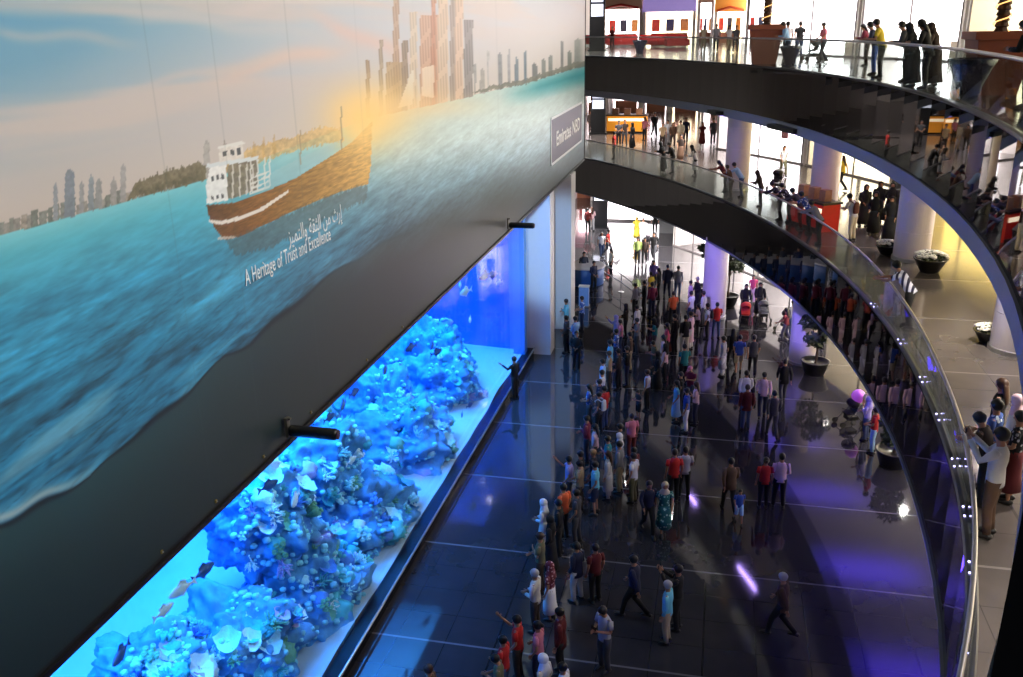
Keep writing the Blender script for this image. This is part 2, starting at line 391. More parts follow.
    def poly(pts, rag=0.0):
        ins = np.zeros(n, bool); pts = list(pts)
        xx, yy = X, Yp + (rag * (vnoise(X * .8, Yp * .0, 5) - .5) if rag else 0)
        for (xa, ya), (xb, yb) in zip(pts, pts[1:] + pts[:1]):
            if ya == yb: continue
            c = ((ya > yy) != (yb > yy)) & (xx < (xb - xa) * (yy - ya) / (yb - ya) + xa); ins ^= c
        return ins
    def paint(mask, col, a=1.0, var=0.0, seed=1):
        nonlocal img
        c = np.array(col, float)[None, :] * np.ones((n, 1))
        if var: c = c * (1 + var * (fbm(X * .35, Yp * .35, 3, seed) - .5))[:, None]
        img = np.where(mask[:, None], img * (1 - a) + c * a, img)
    # low far shore on the left: blocks, towers, a tree line
    rs = random.Random(4)
    x = -600
    while x < 232:
        w = rs.uniform(4, 9); hz = float(np.interp(x, [-700, -60, 0, 209, 370], [434, 252, 235, 178, 118]))
        hgt = rs.uniform(8, 17) if x < 100 else rs.uniform(5, 12)
        paint(poly([(x, hz + 1), (x, hz - hgt), (x + w, hz - hgt - w * .28), (x + w, hz + 1 - w * .27)]), rs.choice([(112, 118, 112), (128, 126, 120), (96, 104, 98), (140, 132, 122)]), .85, .5, 7)
        x += w * rs.uniform(.8, 1.15)
    for (x0, w, top, col) in ((53, 5, 182, (134, 140, 146)), (64, 11, 168, (116, 126, 136)), (79, 5, 180, (140, 142, 144)), (88, 6, 174, (124, 134, 140)), (95, 7, 177, (136, 138, 138)), (110, 7, 177, (146, 144, 142)), (120, 6, 163, (150, 148, 146)), (165, 4, 166, (150, 146, 140)), (203, 7, 139, (164, 160, 154)), (222, 5, 140, (150, 140, 130)), (252, 4, 140, (186, 162, 128)), (262, 3, 136, (190, 164, 126)), (272, 4, 134, (192, 166, 126))):
        hz = float(np.interp(x0, [0, 209, 370], [235, 178, 118]))
        paint(poly([(x0, hz), (x0 + w * .1, top + 6), (x0 + w * .5, top), (x0 + w * .95, top + 5), (x0 + w, hz)]), col, .92, .25, 3)
    paint(poly([(126, 200), (135, 184), (150, 176), (165, 172), (180, 167), (200, 162), (206, 168), (206, 180), (160, 191)], 5), (98, 92, 72), .85, .7, 9)
    paint(poly([(206, 178), (240, 152), (270, 142), (300, 135), (318, 127), (340, 128), (345, 140), (290, 152), (240, 170)], 4), (196, 160, 98), .7, .5, 2)
    # hazy high-rise cluster right of the sun
    hazeC = [(366, 4, 60, (150, 122, 92)), (379, 4, 40, (160, 140, 116)), (393, 6, -20, (176, 142, 112)), (386, 16, 62, (172, 142, 104)), (410, 7, 12, (206, 186, 160)), (402, 6, 40, (140, 118, 96)), (420, 18, 15, (196, 150, 118)), (431, 5, -20, (188, 130, 96)), (438, 10, -20, (208, 180, 150)), (450, 6, -20, (160, 140, 124)), (455, 8, -20, (210, 178, 150)), (464, 9, 20, (132, 124, 120))]
    for x0, w, top, col in hazeC:
        hz = float(np.interp(x0, [370, 523], [116, 84])) + 2
        m = (X > x0) & (X < x0 + w) & (Yp > top) & (Yp < hz - (X - x0) * .2)
        paint(m, col, .85); paint(m & (np.mod(X - x0, 2.6) < 1.0), tuple(c * .78 for c in col), .55)
    paint(poly([(398, 108), (412, 70), (414, 70), (413, 104)]), (214, 206, 192), .95)
    paint(poly([(422, 80), (422, 68), (434, 65), (434, 98), (422, 96)]), (226, 208, 184), .8)
    for (x0, w, top, col) in ((474, 2, 62, (140, 140, 136)), (480, 5, 68, (150, 146, 138)), (487, 2, 48, (166, 164, 160)), (498, 4, 52, (112, 116, 120)), (508, 2, 48, (140, 142, 144)), (515, 3, 56, (84, 104, 116)), (524, 3, 50, (70, 96, 110)), (532, 5, 62, (86, 92, 92)), (541, 5, 58, (98, 104, 98)), (549, 4, 54, (104, 110, 104)), (560, 4, 40, (92, 96, 94)), (567, 5, 50, (82, 92, 80)), (574, 8, 38, (110, 116, 108))):
        hz = float(np.interp(x0, [370, 523, 585], [118, 84, 65]))
        paint(poly([(x0, hz), (x0, top + 3), (x0 + w * .5, top), (x0 + w, top + 4), (x0 + w, hz)]), col, .8, .3, 6)
    paint(poly([(470, 94), (490, 86), (523, 80), (545, 72), (585, 60), (585, 66), (548, 76), (523, 85)], 3), (104, 104, 88), .8, .5, 8)
    # sun glow where boat and towers meet
    g = np.exp(-(((X - 372) / 46) ** 2 + ((Yp - 112) / 30) ** 2)); img = mixc(img, (250, 204, 120), g * .92)
    g = np.exp(-(((X - 420) / 60) ** 2 + ((Yp - 106) / 12) ** 2)); img = mixc(img, (238, 200, 140), g * .55)
    # the wooden cargo boat
    hull = poly([(206, 205), (232, 203), (262, 193), (296, 178), (328, 158), (352, 142), (372, 122), (371, 165), (368, 184), (340, 192), (300, 208), (262, 226), (240, 237), (224, 240), (215, 229), (209, 216)])
    hf = np.clip((X - 206) / 165, 0, 1)
    hc = ramp(hf, [(0, (92, 62, 44)), (.3, (128, 86, 46)), (.6, (150, 112, 60)), (1, (204, 160, 88))]) * (0.72 + .55 * fbm(X * .2, (Yp + X * .35) * .9, 3, 4))[:, None]
    img = np.where(hull[:, None], hc, img)
    shade = poly([(224, 240), (262, 226), (300, 208), (340, 192), (368, 184), (366, 200), (320, 222), (270, 248), (235, 255)], 6); paint(shade, (78, 84, 84), .5, .5, 5)
    paint(poly([(209, 220), (222, 221), (240, 216), (262, 207), (288, 190), (288, 193), (262, 211), (240, 220), (222, 224.5), (210, 223)]), (226, 220, 212), .95)
    paint(poly([(217, 237), (236, 236), (236, 238), (218, 240)]), (200, 190, 180), .8)
    paint(poly([(226, 200), (228, 165), (258, 158), (258, 190)]), (120, 112, 96), .95, .6, 12)
    paint(poly([(207, 204), (206, 186), (210, 166), (226, 163), (228, 200)]), (226, 226, 224), .97, .15, 3)
    paint(poly([(220, 165), (219, 150), (222, 146), (243, 143), (245, 160)]), (214, 208, 200), .95, .2, 3)
    paint(poly([(206, 168), (207, 164), (258, 156), (258, 160)]), (206, 212, 214), 1)
    paint(poly([(218, 149), (218, 146), (244, 141), (245, 144)]), (216, 214, 208), 1)
    for x0, y0, w, h_ in ((211, 176, 3, 5), (216, 175, 3, 5), (221, 174, 3, 5), (211, 196, 3, 4), (216, 195, 3, 4), (221, 194, 3, 4), (223, 151, 4, 5), (230, 150, 4, 5), (237, 148, 4, 7)):
        paint((X > x0) & (X < x0 + w) & (Yp > y0) & (Yp < y0 + h_), (62, 66, 72), .9)
    for x0 in (232, 239, 246, 252): paint((X > x0) & (X < x0 + 1.6) & (Yp > 164) & (Yp < 201 - (x0 - 226) * .33), (206, 204, 196), .9)
    for k in range(4):
        y0 = 176 + k * 5; paint(poly([(250, y0 + 2), (270, y0 - 6), (270, y0 - 4), (250, y0 + 4)]), (214, 214, 208), .9)
    for x0 in (250, 257, 264, 269): paint((X > x0) & (X < x0 + 1.4) & (Yp > 160 - (x0 - 250) * .2) & (Yp < 194 - (x0 - 250) * .4), (214, 214, 208), .9)
    paint(poly([(262, 192), (296, 177), (328, 157), (340, 140), (300, 158), (272, 172)]), (158, 190, 196), .45)
    g = np.exp(-(((X - 362) / 26) ** 2 + ((Yp - 128) / 26) ** 2)); img = mixc(img, (252, 208, 122), g * .8)
    for x0, y0, y1 in ((341, 106, 150), (300, 130, 165)): paint((np.abs(X - x0 - (Yp - y0) * .02) < .7) & (Yp > y0) & (Yp < y1), (150, 130, 100), .7)
    # dark foot of the print under the last wave; mild glare painted in rightwards
    BX = [-700, -60, 0, 45, 90, 125, 160, 190, 225, 250, 275, 300, 345, 420, 500, 590]; BY = [930, 556, 527, 503, 478, 444, 417, 391, 357, 344, 322, 300, 265, 224, 188, 156]
    bnd = np.interp(X, BX, BY) + 2.0 * np.sin(X * .11); q = Yp - bnd
    fadeR = np.clip((X - 300) / 130, 0, 1)
    foot = ramp(np.clip(q / 150, 0, 1), [(0, (34, 70, 76)), (.4, (28, 54, 58)), (1, (22, 42, 46))]); foot = mixc(foot, (46, 50, 48), np.clip((X - 150) / 250, 0, 1))
    al = np.clip((q + 1.0) / 2.0, 0, 1) * (1 - fadeR) + np.clip((q + 26) / 52, 0, 1) * fadeR
    img = mixc(img, (168, 188, 192), np.exp(-((q + 9 - X * .03) / 4.5) ** 2) * np.clip((110 - X) / 60, 0, 1) * .8)
    img = img * (1 - al)[:, None] + foot * al[:, None]
    img = mixc(img, (14, 26, 32), np.exp(-((q + .5) / (2.4 + 1.2 * np.sin(X * .05))) ** 2) * (1 - fadeR) * .95)
    # sheet joints every two metres and so
    for yj in (9.75, 11.2, 13.4, 16.2, 19.5, 23, 27, 31.5, 36.5, 41): img = mixc(img, (70, 84, 90), np.exp(-((Yf - yj) / (0.004 + yj * .0012)) ** 2) * .12)
    img = mixc(img, (8, 10, 14), np.clip((7.56 - Zf) / .01, 0, 1))
    img = np.clip(img, 0, 255) / 255.0
    lc = np.where(img <= 0.04045, img / 12.92, ((img + 0.055) / 1.055) ** 2.4)
    me = bpy.data.meshes.new('printed_panel'); ny, nz = len(ys), len(zs)
    me.vertices.add(n); me.vertices.foreach_set('co', np.stack([np.zeros(n), Yf, Zf], 1).ravel())
    i = np.arange(ny * (nz - 1)).reshape(nz - 1, ny)[:, :-1]
    q4 = np.stack([i, i + 1, i + 1 + ny, i + ny], -1).reshape(-1, 4)
    me.loops.add(q4.size); me.loops.foreach_set('vertex_index', q4.ravel().astype(np.int32))
    me.polygons.add(len(q4)); me.polygons.foreach_set('loop_start', (np.arange(len(q4)) * 4).astype(np.int32)); me.update()
    ca = me.color_attributes.new('print', 'FLOAT_COLOR', 'POINT'); ca.data.foreach_set('color', np.concatenate([lc, np.ones((n, 1))], 1).astype(np.float32).ravel())
    me.validate()
    m = bpy.data.materials.new('printed_mural'); m.use_nodes = True; nt = m.node_tree; b = nt.nodes['Principled BSDF']
    a = nt.nodes.new('ShaderNodeVertexColor'); a.layer_name = 'print'; nt.links.new(a.outputs[0], b.inputs['Base Color'])
    b.inputs['Roughness'].default_value = 0.42; b.inputs['Specular IOR Level'].default_value = 0.55
    return me, m
mural = thing('mural_billboard', 'huge printed wall mural of a wooden cargo boat on turquoise sea above the aquarium', 'billboard', (XB, 0, 0))
me, mm = make_mural()
obj('printed_panel', me, mm, mural)
bm = BM(); box(bm, (-0.16, 19.5, 13.75), (0.3, 51.02, 12.5)); obj('backing_board', bm, mat('mural_backing', lin(40, 44, 48), 0.5), mural)
bm = BM(); box(bm, (-0.02, 19.5, 7.47), (0.12, 51, 0.08)); obj('bottom_trim', bm, BLACK, mural)
bm = BM(); box(bm, (-0.02, 45.03, 13.75), (0.1, 0.07, 12.6)); obj('end_trim', bm, BLACK, mural)
LETTER = mat('mural_lettering', lin(226, 232, 236), 0.5, var=0.02)
def text_mesh(name, s, y0, z0, y1, height, parent, material, bold=0.0, x=0.012):
    cu = bpy.data.curves.new(name, 'FONT'); cu.body = s; cu.extrude = 0.004; cu.offset = bold; cu.resolution_u = 3
    tmp = bpy.data.objects.new(name, cu); C.objects.link(tmp)
    bpy.context.view_layer.update(); dg = bpy.context.evaluated_depsgraph_get()
    me = bpy.data.meshes.new_from_object(tmp.evaluated_get(dg)); bpy.data.objects.remove(tmp)
    co = np.zeros(len(me.vertices) * 3); me.vertices.foreach_get('co', co); co = co.reshape(-1, 3)
    lo, hi = co.min(0), co.max(0)
    out = np.stack([co[:, 2] + x, y0 + (co[:, 0] - lo[0]) / (hi[0] - lo[0]) * (y1 - y0), z0 + co[:, 1] * height], 1)
    me.vertices.foreach_set('co', out.ravel()); me.update(); me.materials.clear()
    o = obj(name, me, material, parent); return o
a, b = on_x(245, 286, XB), on_x(330, 238, XB)
text_mesh('slogan_lettering', 'A Heritage of Trust and Excellence', a.y, a.z, b.y, 0.34, mural, LETTER)
a, b = on_x(288, 245, XB), on_x(341, 214, XB)
ar = '\u0625\u0631\u062b \u0645\u0646 \u0627\u0644\u062b\u0642\u0629 \u0648\u0627\u0644\u062a\u0645\u064a\u0632'
FORMS = '\uFEAF\uFEF4\uFEE4\uFE98\uFEDF\u0627\u0648 \uFE94\uFED8\uFE9C\uFEDF\u0627 \uFEE6\uFEE3 \uFE99\u0631\u0625'
text_mesh('arabic_lettering', FORMS, a.y, a.z, b.y, 0.36, mural, LETTER)
# framed bank sign printed on the far end
sa, sb = on_x(551, 165, XB), on_x(581.5, 112, XB)
zc0, zc1 = on_x(551, 165, XB).z, on_x(551, 119, XB).z
bm = BM()
box(bm, (0.01, (sa.y + sb.y) / 2, (zc0 + zc1) / 2), (0.008, sb.y - sa.y, zc1 - zc0)); obj('sign_ground', bm, mat('sign_violet_grey', lin(88, 84, 110), 0.5), mural)
bm = BM(); w = sb.y - sa.y; h = zc1 - zc0
for (yy, zz, sy, sz) in ((sa.y, (zc0 + zc1) / 2, .14, h), (sb.y, (zc0 + zc1) / 2, .14, h), ((sa.y + sb.y) / 2, zc0, w, .1), ((sa.y + sb.y) / 2, zc1, w, .1)):
    box(bm, (0.016, yy, zz), (0.012, sy, sz))
obj('sign_border', bm, LETTER, mural)
text_mesh('sign_lettering', 'Emirates NBD', sa.y + w * .14, zc0 + h * .34, sb.y - w * .08, h * .46, mural, mat('sign_white', lin(250, 250, 252), .5, var=.01), .02, x=.024)
# tubular light bars at the foot of the mural
def light_bar(px, py, lb):
    p = on_x(px, py, XB)
    t = thing('light_bar', lb, 'wall light', (XB + 0.03, p.y, p.z))
    bm = BM(); tube(bm, [(0.08, 0, 0), (0.1, 0, 0), (0.86, 0, 0), (0.9, 0, 0)], [0.07, 0.095, 0.095, 0.075], 16, (0, 0, 1)); obj('housing', bm, BLACK, t, True)
    bm = BM(); box(bm, (0.04, 0, 0.06), (0.05, 0.1, 0.34)); box(bm, (0.06, 0, 0.21), (0.1, 0.05, 0.03)); obj('bracket', bm, mat('bracket_steel', lin(120, 116, 104), 0.4, metal=.7), t)
    bm = BM(); lathe(bm, [(0.07, 0), (0.078, 0.012), (0.05, 0.02)], 16); bm.transform(Matrix.Translation((0.9, 0, 0)) @ Matrix.Rotation(math.pi / 2, 4, 'Y')); obj('end_cap', bm, mat('dark_red_cap', lin(52, 20, 24), 0.4), t)
light_bar(284, 430, 'black tubular light bar jutting from the mural foot over the coral reef')
light_bar(506, 225, 'black tubular light bar jutting from the mural foot beside the white pillar')
BO = ('first', 'second', 'third', 'fourth', 'fifth', 'sixth', 'seventh')
for k, y in enumerate((8.5, 9.8, 11.2, 12.0, 12.9, 15.5, 17.6)):
    t = thing('bolt_lug', '%s small bolt lug from the lower left along the black bottom edge of the mural' % BO[k], 'bolt', (XB + 0.005, y, 7.62), 0, 'bolt lugs along the mural bottom')
    bm = BM(); box(bm, (0.012, 0, 0), (0.02, 0.035, 0.045)); obj('plate', bm, mat('brassy_lug', lin(170, 150, 90), 0.4, metal=.6), t)
    bm = BM(); tube(bm, [(0.02, 0, 0), (0.035, 0, 0)], .011, 6, (0, 0, 1)); obj('bolt', bm, STEEL, t)
# ================================================================== the aquarium
XG = -7.73
aq = thing('aquarium_tank', 'long glass-fronted aquarium tank glowing blue under the mural', 'aquarium', (XG, 20, 0))
loc = Vector((XG, 20, 0))
def wb(name, bm, m, smooth=False):
    for v in bm.verts: v.co -= loc
    return obj(name, bm, m, aq, smooth)
WALLB = mat('tank_wall_blue', lin(44, 128, 225), 0.8, var=0.1, scale=.5)
bm = BM(); box(bm, (-17.2, 20.2, 4.5), (0.3, 34, 9)); wb('back_wall', bm, WALLB)
bm = BM(); box(bm, (-12.6, 36.45, 4.5), (9.4, 0.25, 9)); wb('end_wall', bm, WALLB)
bm = BM(); box(bm, (-12.6, 3.3, 4.5), (9.4, 0.25, 9)); wb('end_wall', bm, WALLB)
bm = BM(); box(bm, (-12.6, 20, 9.15), (9.4, 33.6, 0.2)); wb('lid', bm, WALLD)
# sand bed, gently heaped
bm = BM(); nx, ny = 24, 70; vs = []
for i in range(nx + 1):
    for j in range(ny + 1):
        x = -17.0 + i * (9.1 / nx); y = 3.4 + j * (33 / ny)
        z = 0.34 + 0.22 * mnoise.noise(Vector((x * .5, y * .4, 0))) + 0.045 * (-7.9 - x)
        vs.append(bm.verts.new((x, y, max(z, .3))))
for i in range(nx):
    for j in range(ny): bm.faces.new((vs[i * (ny + 1) + j], vs[(i + 1) * (ny + 1) + j], vs[(i + 1) * (ny + 1) + j + 1], vs[i * (ny + 1) + j + 1]))
wb('sand_bed', bm, mat('pale_sand', lin(190, 205, 205), 0.9, var=0.12, scale=2), True)['kind'] = 'stuff'
bm = BM(); box(bm, (XG + 0.02, 20, 0.16), (0.34, 33.1, 0.32)); wb('plinth', bm, mat('plinth_black', lin(12, 14, 24), 0.25))
bm = BM(); tube(bm, [(XG + 0.24, 3.5, 0.36), (XG + 0.24, 36.5, 0.36)], .035, 8, (0, 0, 1)); wb('foot_rail', bm, STEEL, True)
PANE = glass('aquarium_acrylic', (0.95, 0.98, 1.0), 0.02)
bm = BM(); box(bm, (XG - 0.05, 20, 4.6), (0.12, 33.1, 8.6)); wb('viewing_pane', bm, PANE)
WATER = bpy.data.materials.new('sea_water'); WATER.use_nodes = True; nt = WATER.node_tree; nt.nodes.remove(nt.nodes['Principled BSDF'])
va = nt.nodes.new('ShaderNodeVolumeAbsorption'); va.inputs['Color'].default_value = (0.08, 0.58, 0.98, 1); va.inputs['Density'].default_value = 0.10
nt.links.new(va.outputs[0], nt.nodes['Material Output'].inputs['Volume'])
bm = BM(); box(bm, (-12.45, 19.85, 4.3), (9.1, 32.9, 8.5)); w = wb('water', bm, WATER); w['kind'] = 'stuff'
bm = BM(); box(bm, (-8.0, 35.9, 4.5), (0.5, .5, 9)); wb('corner_post', bm, mat('corner_blue', lin(60, 140, 220), .4))
# --- reef: boulders (one rock formation each) and the corals sitting on them
ROCK = mat('reef_rock_stone', lin(90, 160, 205), 0.9, var=0.8, scale=3.2, bump=0.8)
reef_t = thing('coral_reef', 'craggy blue reef covered with corals inside the aquarium tank', 'coral reef', (-10, 20, 0.3))
RO = Vector((-10, 20, 0.3))
rr = random.Random(11)
def reef(px, py, depth, r, sc, lb):
    p = on_x(px, py, XG - depth); p.z = max(p.z, .55)
    p.x = min(p.x, XG - .2 - r * sc[0] * .8)
    bm = BM(); ball(bm, p - RO, r, 6, sc, 0.42, 1.7)
    for v in bm.verts:
        d = (v.co - (p - RO)).normalized(); v.co += d * (.16 * mnoise.fractal(v.co * 2.6, .8, 2.2, 4) + .10 * abs(mnoise.noise(v.co * 6.5)))
    for v in bm.verts: v.co.z = max(v.co.z, -.25); v.co.x = min(v.co.x, XG - .2 + 10)
    obj('reef_rock', bm, ROCK, reef_t, True); return p, r, sc
REEF = [(300, 470, 3.2, 1.6, (1, 1.0, 1.0), 'craggy blue reef rock under the nearer light bar, at the reef top'),
        (258, 520, 2.6, 1.3, (1, .9, 1.0), 'overhanging reef rock at the left edge of the reef'),
        (375, 420, 3.4, 1.7, (1, 1.1, 1.0), 'craggy reef rock right of the nearer light bar'),
        (425, 375, 3.6, 1.7, (1, 1.2, 1.1), 'tall reef rock towards the far end of the tank'),
        (345, 520, 2.2, 1.7, (1, 1.1, .9), 'big reef boulder in the middle of the reef wall'),
        (400, 465, 2.3, 1.7, (1, 1.2, .9), 'reef boulder above the bright sand strip'),
        (440, 425, 2.4, 1.5, (1, 1.3, .9), 'reef boulder low down near the sand at the far end'),
        (300, 600, 1.9, 1.5, (1, 1.0, .9), 'reef boulder crowded with plate corals near the lower edge'),
        (360, 570, 1.6, 1.1, (1, 1.2, .8), 'low reef boulder next to the plinth'),
        (235, 640, 2.3, 1.4, (1, 1.0, .8), 'reef boulder at the lower left, under the open water'),
        (330, 650, 1.4, 1.0, (1, 1.1, .8), 'nearest reef boulder at the bottom edge of the photo'),
        (150, 672, 3.0, 1.1, (1, 1.0, .7), 'small reef boulder at the far lower left of the tank'),
        (466, 352, 3.6, 1.15, (1, 1.0, .9), 'hazy reef rock before the end wall of the tank')]
rocks = [reef(*a) for a in REEF]
def cor_plate(r):
    bm = BM(); n = 20; c0 = bm.verts.new((0, 0, .12 * r)); ra = []
    for s in (.35, .7, 1.0):
        ra.append([bm.verts.new((r * s * (1 + .14 * math.sin(5 * a) * s) * math.cos(a), r * s * (1 + .14 * math.cos(4 * a)) * math.sin(a), r * (.12 + .42 * s * s + .1 * s * math.sin(7 * a)))) for a in [2 * math.pi * k / n for k in range(n)]])
    for k in range(n):
        bm.faces.new((c0, ra[0][k], ra[0][(k + 1) % n]))
        for A, B in zip(ra, ra[1:]): bm.faces.new((A[k], B[k], B[(k + 1) % n], A[(k + 1) % n]))
    r_ = bmesh.ops.solidify(bm, geom=bm.faces[:], thickness=.06 * r)
    tube(bm, [(0, 0, -.3 * r), (0, 0, .16 * r)], [.22 * r, .12 * r], 8)
    return mesh_of('plate_coral', bm, True)
def cor_brain(r):
    bm = BM(); ball(bm, (0, 0, 0), r, 3, (1, 1, .8), .35, 3.5); return mesh_of('brain_coral', bm, True)
def cor_branch(r):
    bm = BM(); q = random.Random(3)
    for k in range(11):
        a = q.uniform(0, 6.28); e = q.uniform(.3, 1.1); d = Vector((math.cos(a) * math.cos(e), math.sin(a) * math.cos(e), math.sin(e)))
        m1 = d * r * .55 + Vector((0, 0, r * .1)); tube(bm, [(0, 0, -.1 * r), m1, m1 + (d + Vector((q.uniform(-.5, .5), q.uniform(-.5, .5), .5))) * r * .45], [.13 * r, .1 * r, .05 * r], 6)
        tube(bm, [m1, m1 + (d * .4 + Vector((q.uniform(-.7, .7), q.uniform(-.7, .7), .5))) * r * .5], [.09 * r, .04 * r], 6)
    return mesh_of('branching_coral', bm, True)
def cor_tube(r):
    bm = BM(); q = random.Random(5)
    for k in range(6):
        a = k * 1.05; x, y = math.cos(a) * r * .45 * (k > 0), math.sin(a) * r * .45 * (k > 0); h = q.uniform(.7, 1.2) * r
        tube(bm, [(x * .6, y * .6, -.1 * r), (x, y, h * .5), (x * 1.15, y * 1.15, h), (x * 1.15, y * 1.15, h * .85)], [.14 * r, .17 * r, .22 * r, .14 * r], 9)
    return mesh_of('tube_coral', bm, True)
KIND = [('plate_coral', cor_plate(1.0), 'ruffled plate coral growing on the reef rocks', 'ruffled plate corals'), ('brain_coral', cor_brain(1.0), 'rounded brain coral growing on the reef rocks', 'rounded brain corals'),
        ('branching_coral', cor_branch(1.0), 'branching coral growing on the reef rocks', 'branching corals'), ('tube_coral', cor_tube(1.0), 'cluster of open tube corals growing on the reef rocks', 'tube coral clusters')]
CCOL = [mat('coral_cyan', lin(190, 244, 240), .8, var=.25), mat('coral_teal', lin(90, 200, 200), .8, var=.3), mat('coral_pale', lin(236, 250, 240), .8, var=.2), mat('coral_blue', lin(90, 150, 220), .8, var=.3), mat('coral_green', lin(120, 190, 150), .8, var=.3), mat('coral_lilac', lin(190, 180, 225), .8, var=.2)]
nco = 0
for (p, r, sc) in rocks:
    for k in range(int(18 + r * 14)):
        u = rr.uniform(-.35, 1.0); a = rr.uniform(-1.35, 1.35)          # towards the glass (+x) and up
        d = Vector((math.cos(a) * math.sqrt(max(0, 1 - u * u)), math.sin(a) * math.sqrt(max(0, 1 - u * u)), u))
        kk = 1 + 0.42 * mnoise.fractal(d * 1.7 + (p - RO) * 3.1, 1.0, 2.0, 3)
        q = Vector((p.x + d.x * r * sc[0] * kk, p.y + d.y * r * sc[1] * kk, p.z + d.z * r * sc[2] * kk))
        if q.x > XG - .35 or q.z < .45: continue
        nm, me, lb, gr = KIND[rr.choices((0, 1, 2, 3), (5, 3, 4, 3))[0]]
        s = rr.uniform(.12, .3)
        o = obj(nm, me, CCOL[rr.choices(range(6), (5, 5, 3, 4, 2, 1))[0]], reef_t); o.location = q - RO; o.scale = (s, s, s * rr.uniform(.8, 1.2))
        dd = (d + Vector((.0, 0, .5))).normalized(); o.rotation_euler = dd.to_track_quat('Z', 'Y').to_euler()
        nco += 1
bm = BM()                                                              # small encrusting polyps all over the rocks
for (p, r, sc) in rocks:
    for k in range(150):
        u = rr.uniform(-.4, 1.0); a = rr.uniform(-1.5, 1.5); d = Vector((math.cos(a) * math.sqrt(max(0, 1 - u * u)), math.sin(a) * math.sqrt(max(0, 1 - u * u)), u))
        kk = 1.04 + 0.42 * mnoise.fractal(d * 1.7 + (p - RO) * 3.1, 1.0, 2.0, 3)
        q = Vector((p.x + d.x * r * sc[0] * kk, p.y + d.y * r * sc[1] * kk, p.z + d.z * r * sc[2] * kk))
        if q.x > XG - .25 or q.z < .4: continue
        ball(bm, q - RO, rr.uniform(.04, .11), 1, (1, 1, .8))
o = obj('polyp_growth', bm, mat('polyp_cyan', lin(150, 230, 235), .8, var=.6, scale=.9), reef_t, True); o['kind'] = 'stuff'
# --- fish
def fish_mesh():
    bm = BM(); tube(bm, [(0, -.5, 0), (0, -.42, 0), (0, -.2, 0), (0, .1, 0), (0, .38, 0), (0, .5, 0)], [(.02, .02), (.05, .1), (.09, .2), (.1, .22), (.04, .07), (.015, .04)], 10, (1, 0, 0))
    return mesh_of('fish', bm, True)
def fin_mesh():
    bm = BM()
    for pts in (((0, .46, 0), (0, .74, .2), (0, .66, 0), (0, .74, -.2)), ((0, -.1, .2), (0, .05, .34), (0, .3, .24), (0, .3, .1)), ((0, -.05, -.2), (0, .1, -.3), (0, .25, -.16), (0, .2, -.1))):
        a = [bm.verts.new((.008, y, z)) for x, y, z in pts]; b = [bm.verts.new((-.008, y, z)) for x, y, z in pts]
        bm.faces.new(a); bm.faces.new(b[::-1])
        for i in range(4): bm.faces.new((a[i], b[i], b[(i + 1) % 4], a[(i + 1) % 4]))
    return mesh_of('fins', bm)
FM, FN = fish_mesh(), fin_mesh()
FLAB = ['dark fish just above the nearer light bar, closest to the bar', "dark fish right of the nearer light bar's tip, low one", "dark fish above the nearer light bar's tip", 'dark fish higher up the mural edge beyond the nearer light bar', "large dark fish over the reef below the mural's middle", 'dark fish over the middle of the reef crest', 'dark fish above the far half of the reef crest, upper one of a pair', 'dark fish above the far half of the reef crest, lower one of a pair', 'large pale fish in the open water at the far end of the tank', 'small pale fish left of the large pale one at the far end', 'large dark fish highest up at the far end of the tank', 'dark fish below the highest one at the far end', 'pale fish nearest the far end wall of the tank', 'pale fish lower down in the open water before the end wall', 'pale fish at the left of the open water, upper one near the mural edge', 'pale fish at the left of the open water, lower one near the mural edge', 'dark fish between the mural edge and the left end of the reef', 'dark fish at the lower left corner of the tank', 'dark fish over the bright sand, farthest of three', 'dark fish over the bright sand, middle of three', 'dark fish over the bright sand, nearest of three', 'pale fish in front of the big middle reef boulder', "dark fish at the reef's upper left edge", 'pale fish in front of the reef right of the nearer light bar', 'dark fish in front of the reef left of the nearer light bar']
FCOL = [mat('fish_slate', lin(40, 90, 150), .5), mat('fish_pale', lin(200, 235, 240), .4)]
for i, (px, py, dp, s, c) in enumerate(((312, 410, .6, .5, 0), (330, 417, .7, .4, 0), (343, 405, .6, .45, 0), (355, 392, .7, .4, 0), (385, 370, .8, .5, 0), (410, 348, .9, .5, 0), (432, 345, 1, .6, 0), (437, 352, .8, .5, 0), (465, 292, 1.2, .7, 1), (460, 285, 1.2, .5, 1), (484, 276, 1.2, .8, 0), (493, 275, 1.4, .7, 0), (499, 283, 1.2, .5, 1), (470, 320, 1, .5, 1), (180, 590, .7, .5, 1), (165, 610, .7, .4, 1), (205, 570, .8, .5, 0), (120, 655, .9, .5, 0), (480, 395, .5, .4, 0), (470, 405, .5, .35, 0), (462, 415, .5, .35, 0), (295, 500, .5, .55, 1), (240, 470, .5, .4, 0), (352, 460, .6, .4, 1), (270, 485, .6, .45, 0))):
    p = on_x(px, py, XG - dp)
    t = thing('fish', FLAB[i], 'fish', p, rr.choice((.2, 3.0, -.3, 2.8)), ('dark fish in the tank', 'pale fish in the tank')[c])
    t.scale = (s, s, s)
    obj('fish_body', FM, FCOL[c], t); obj('fins', FN, FCOL[c], t)
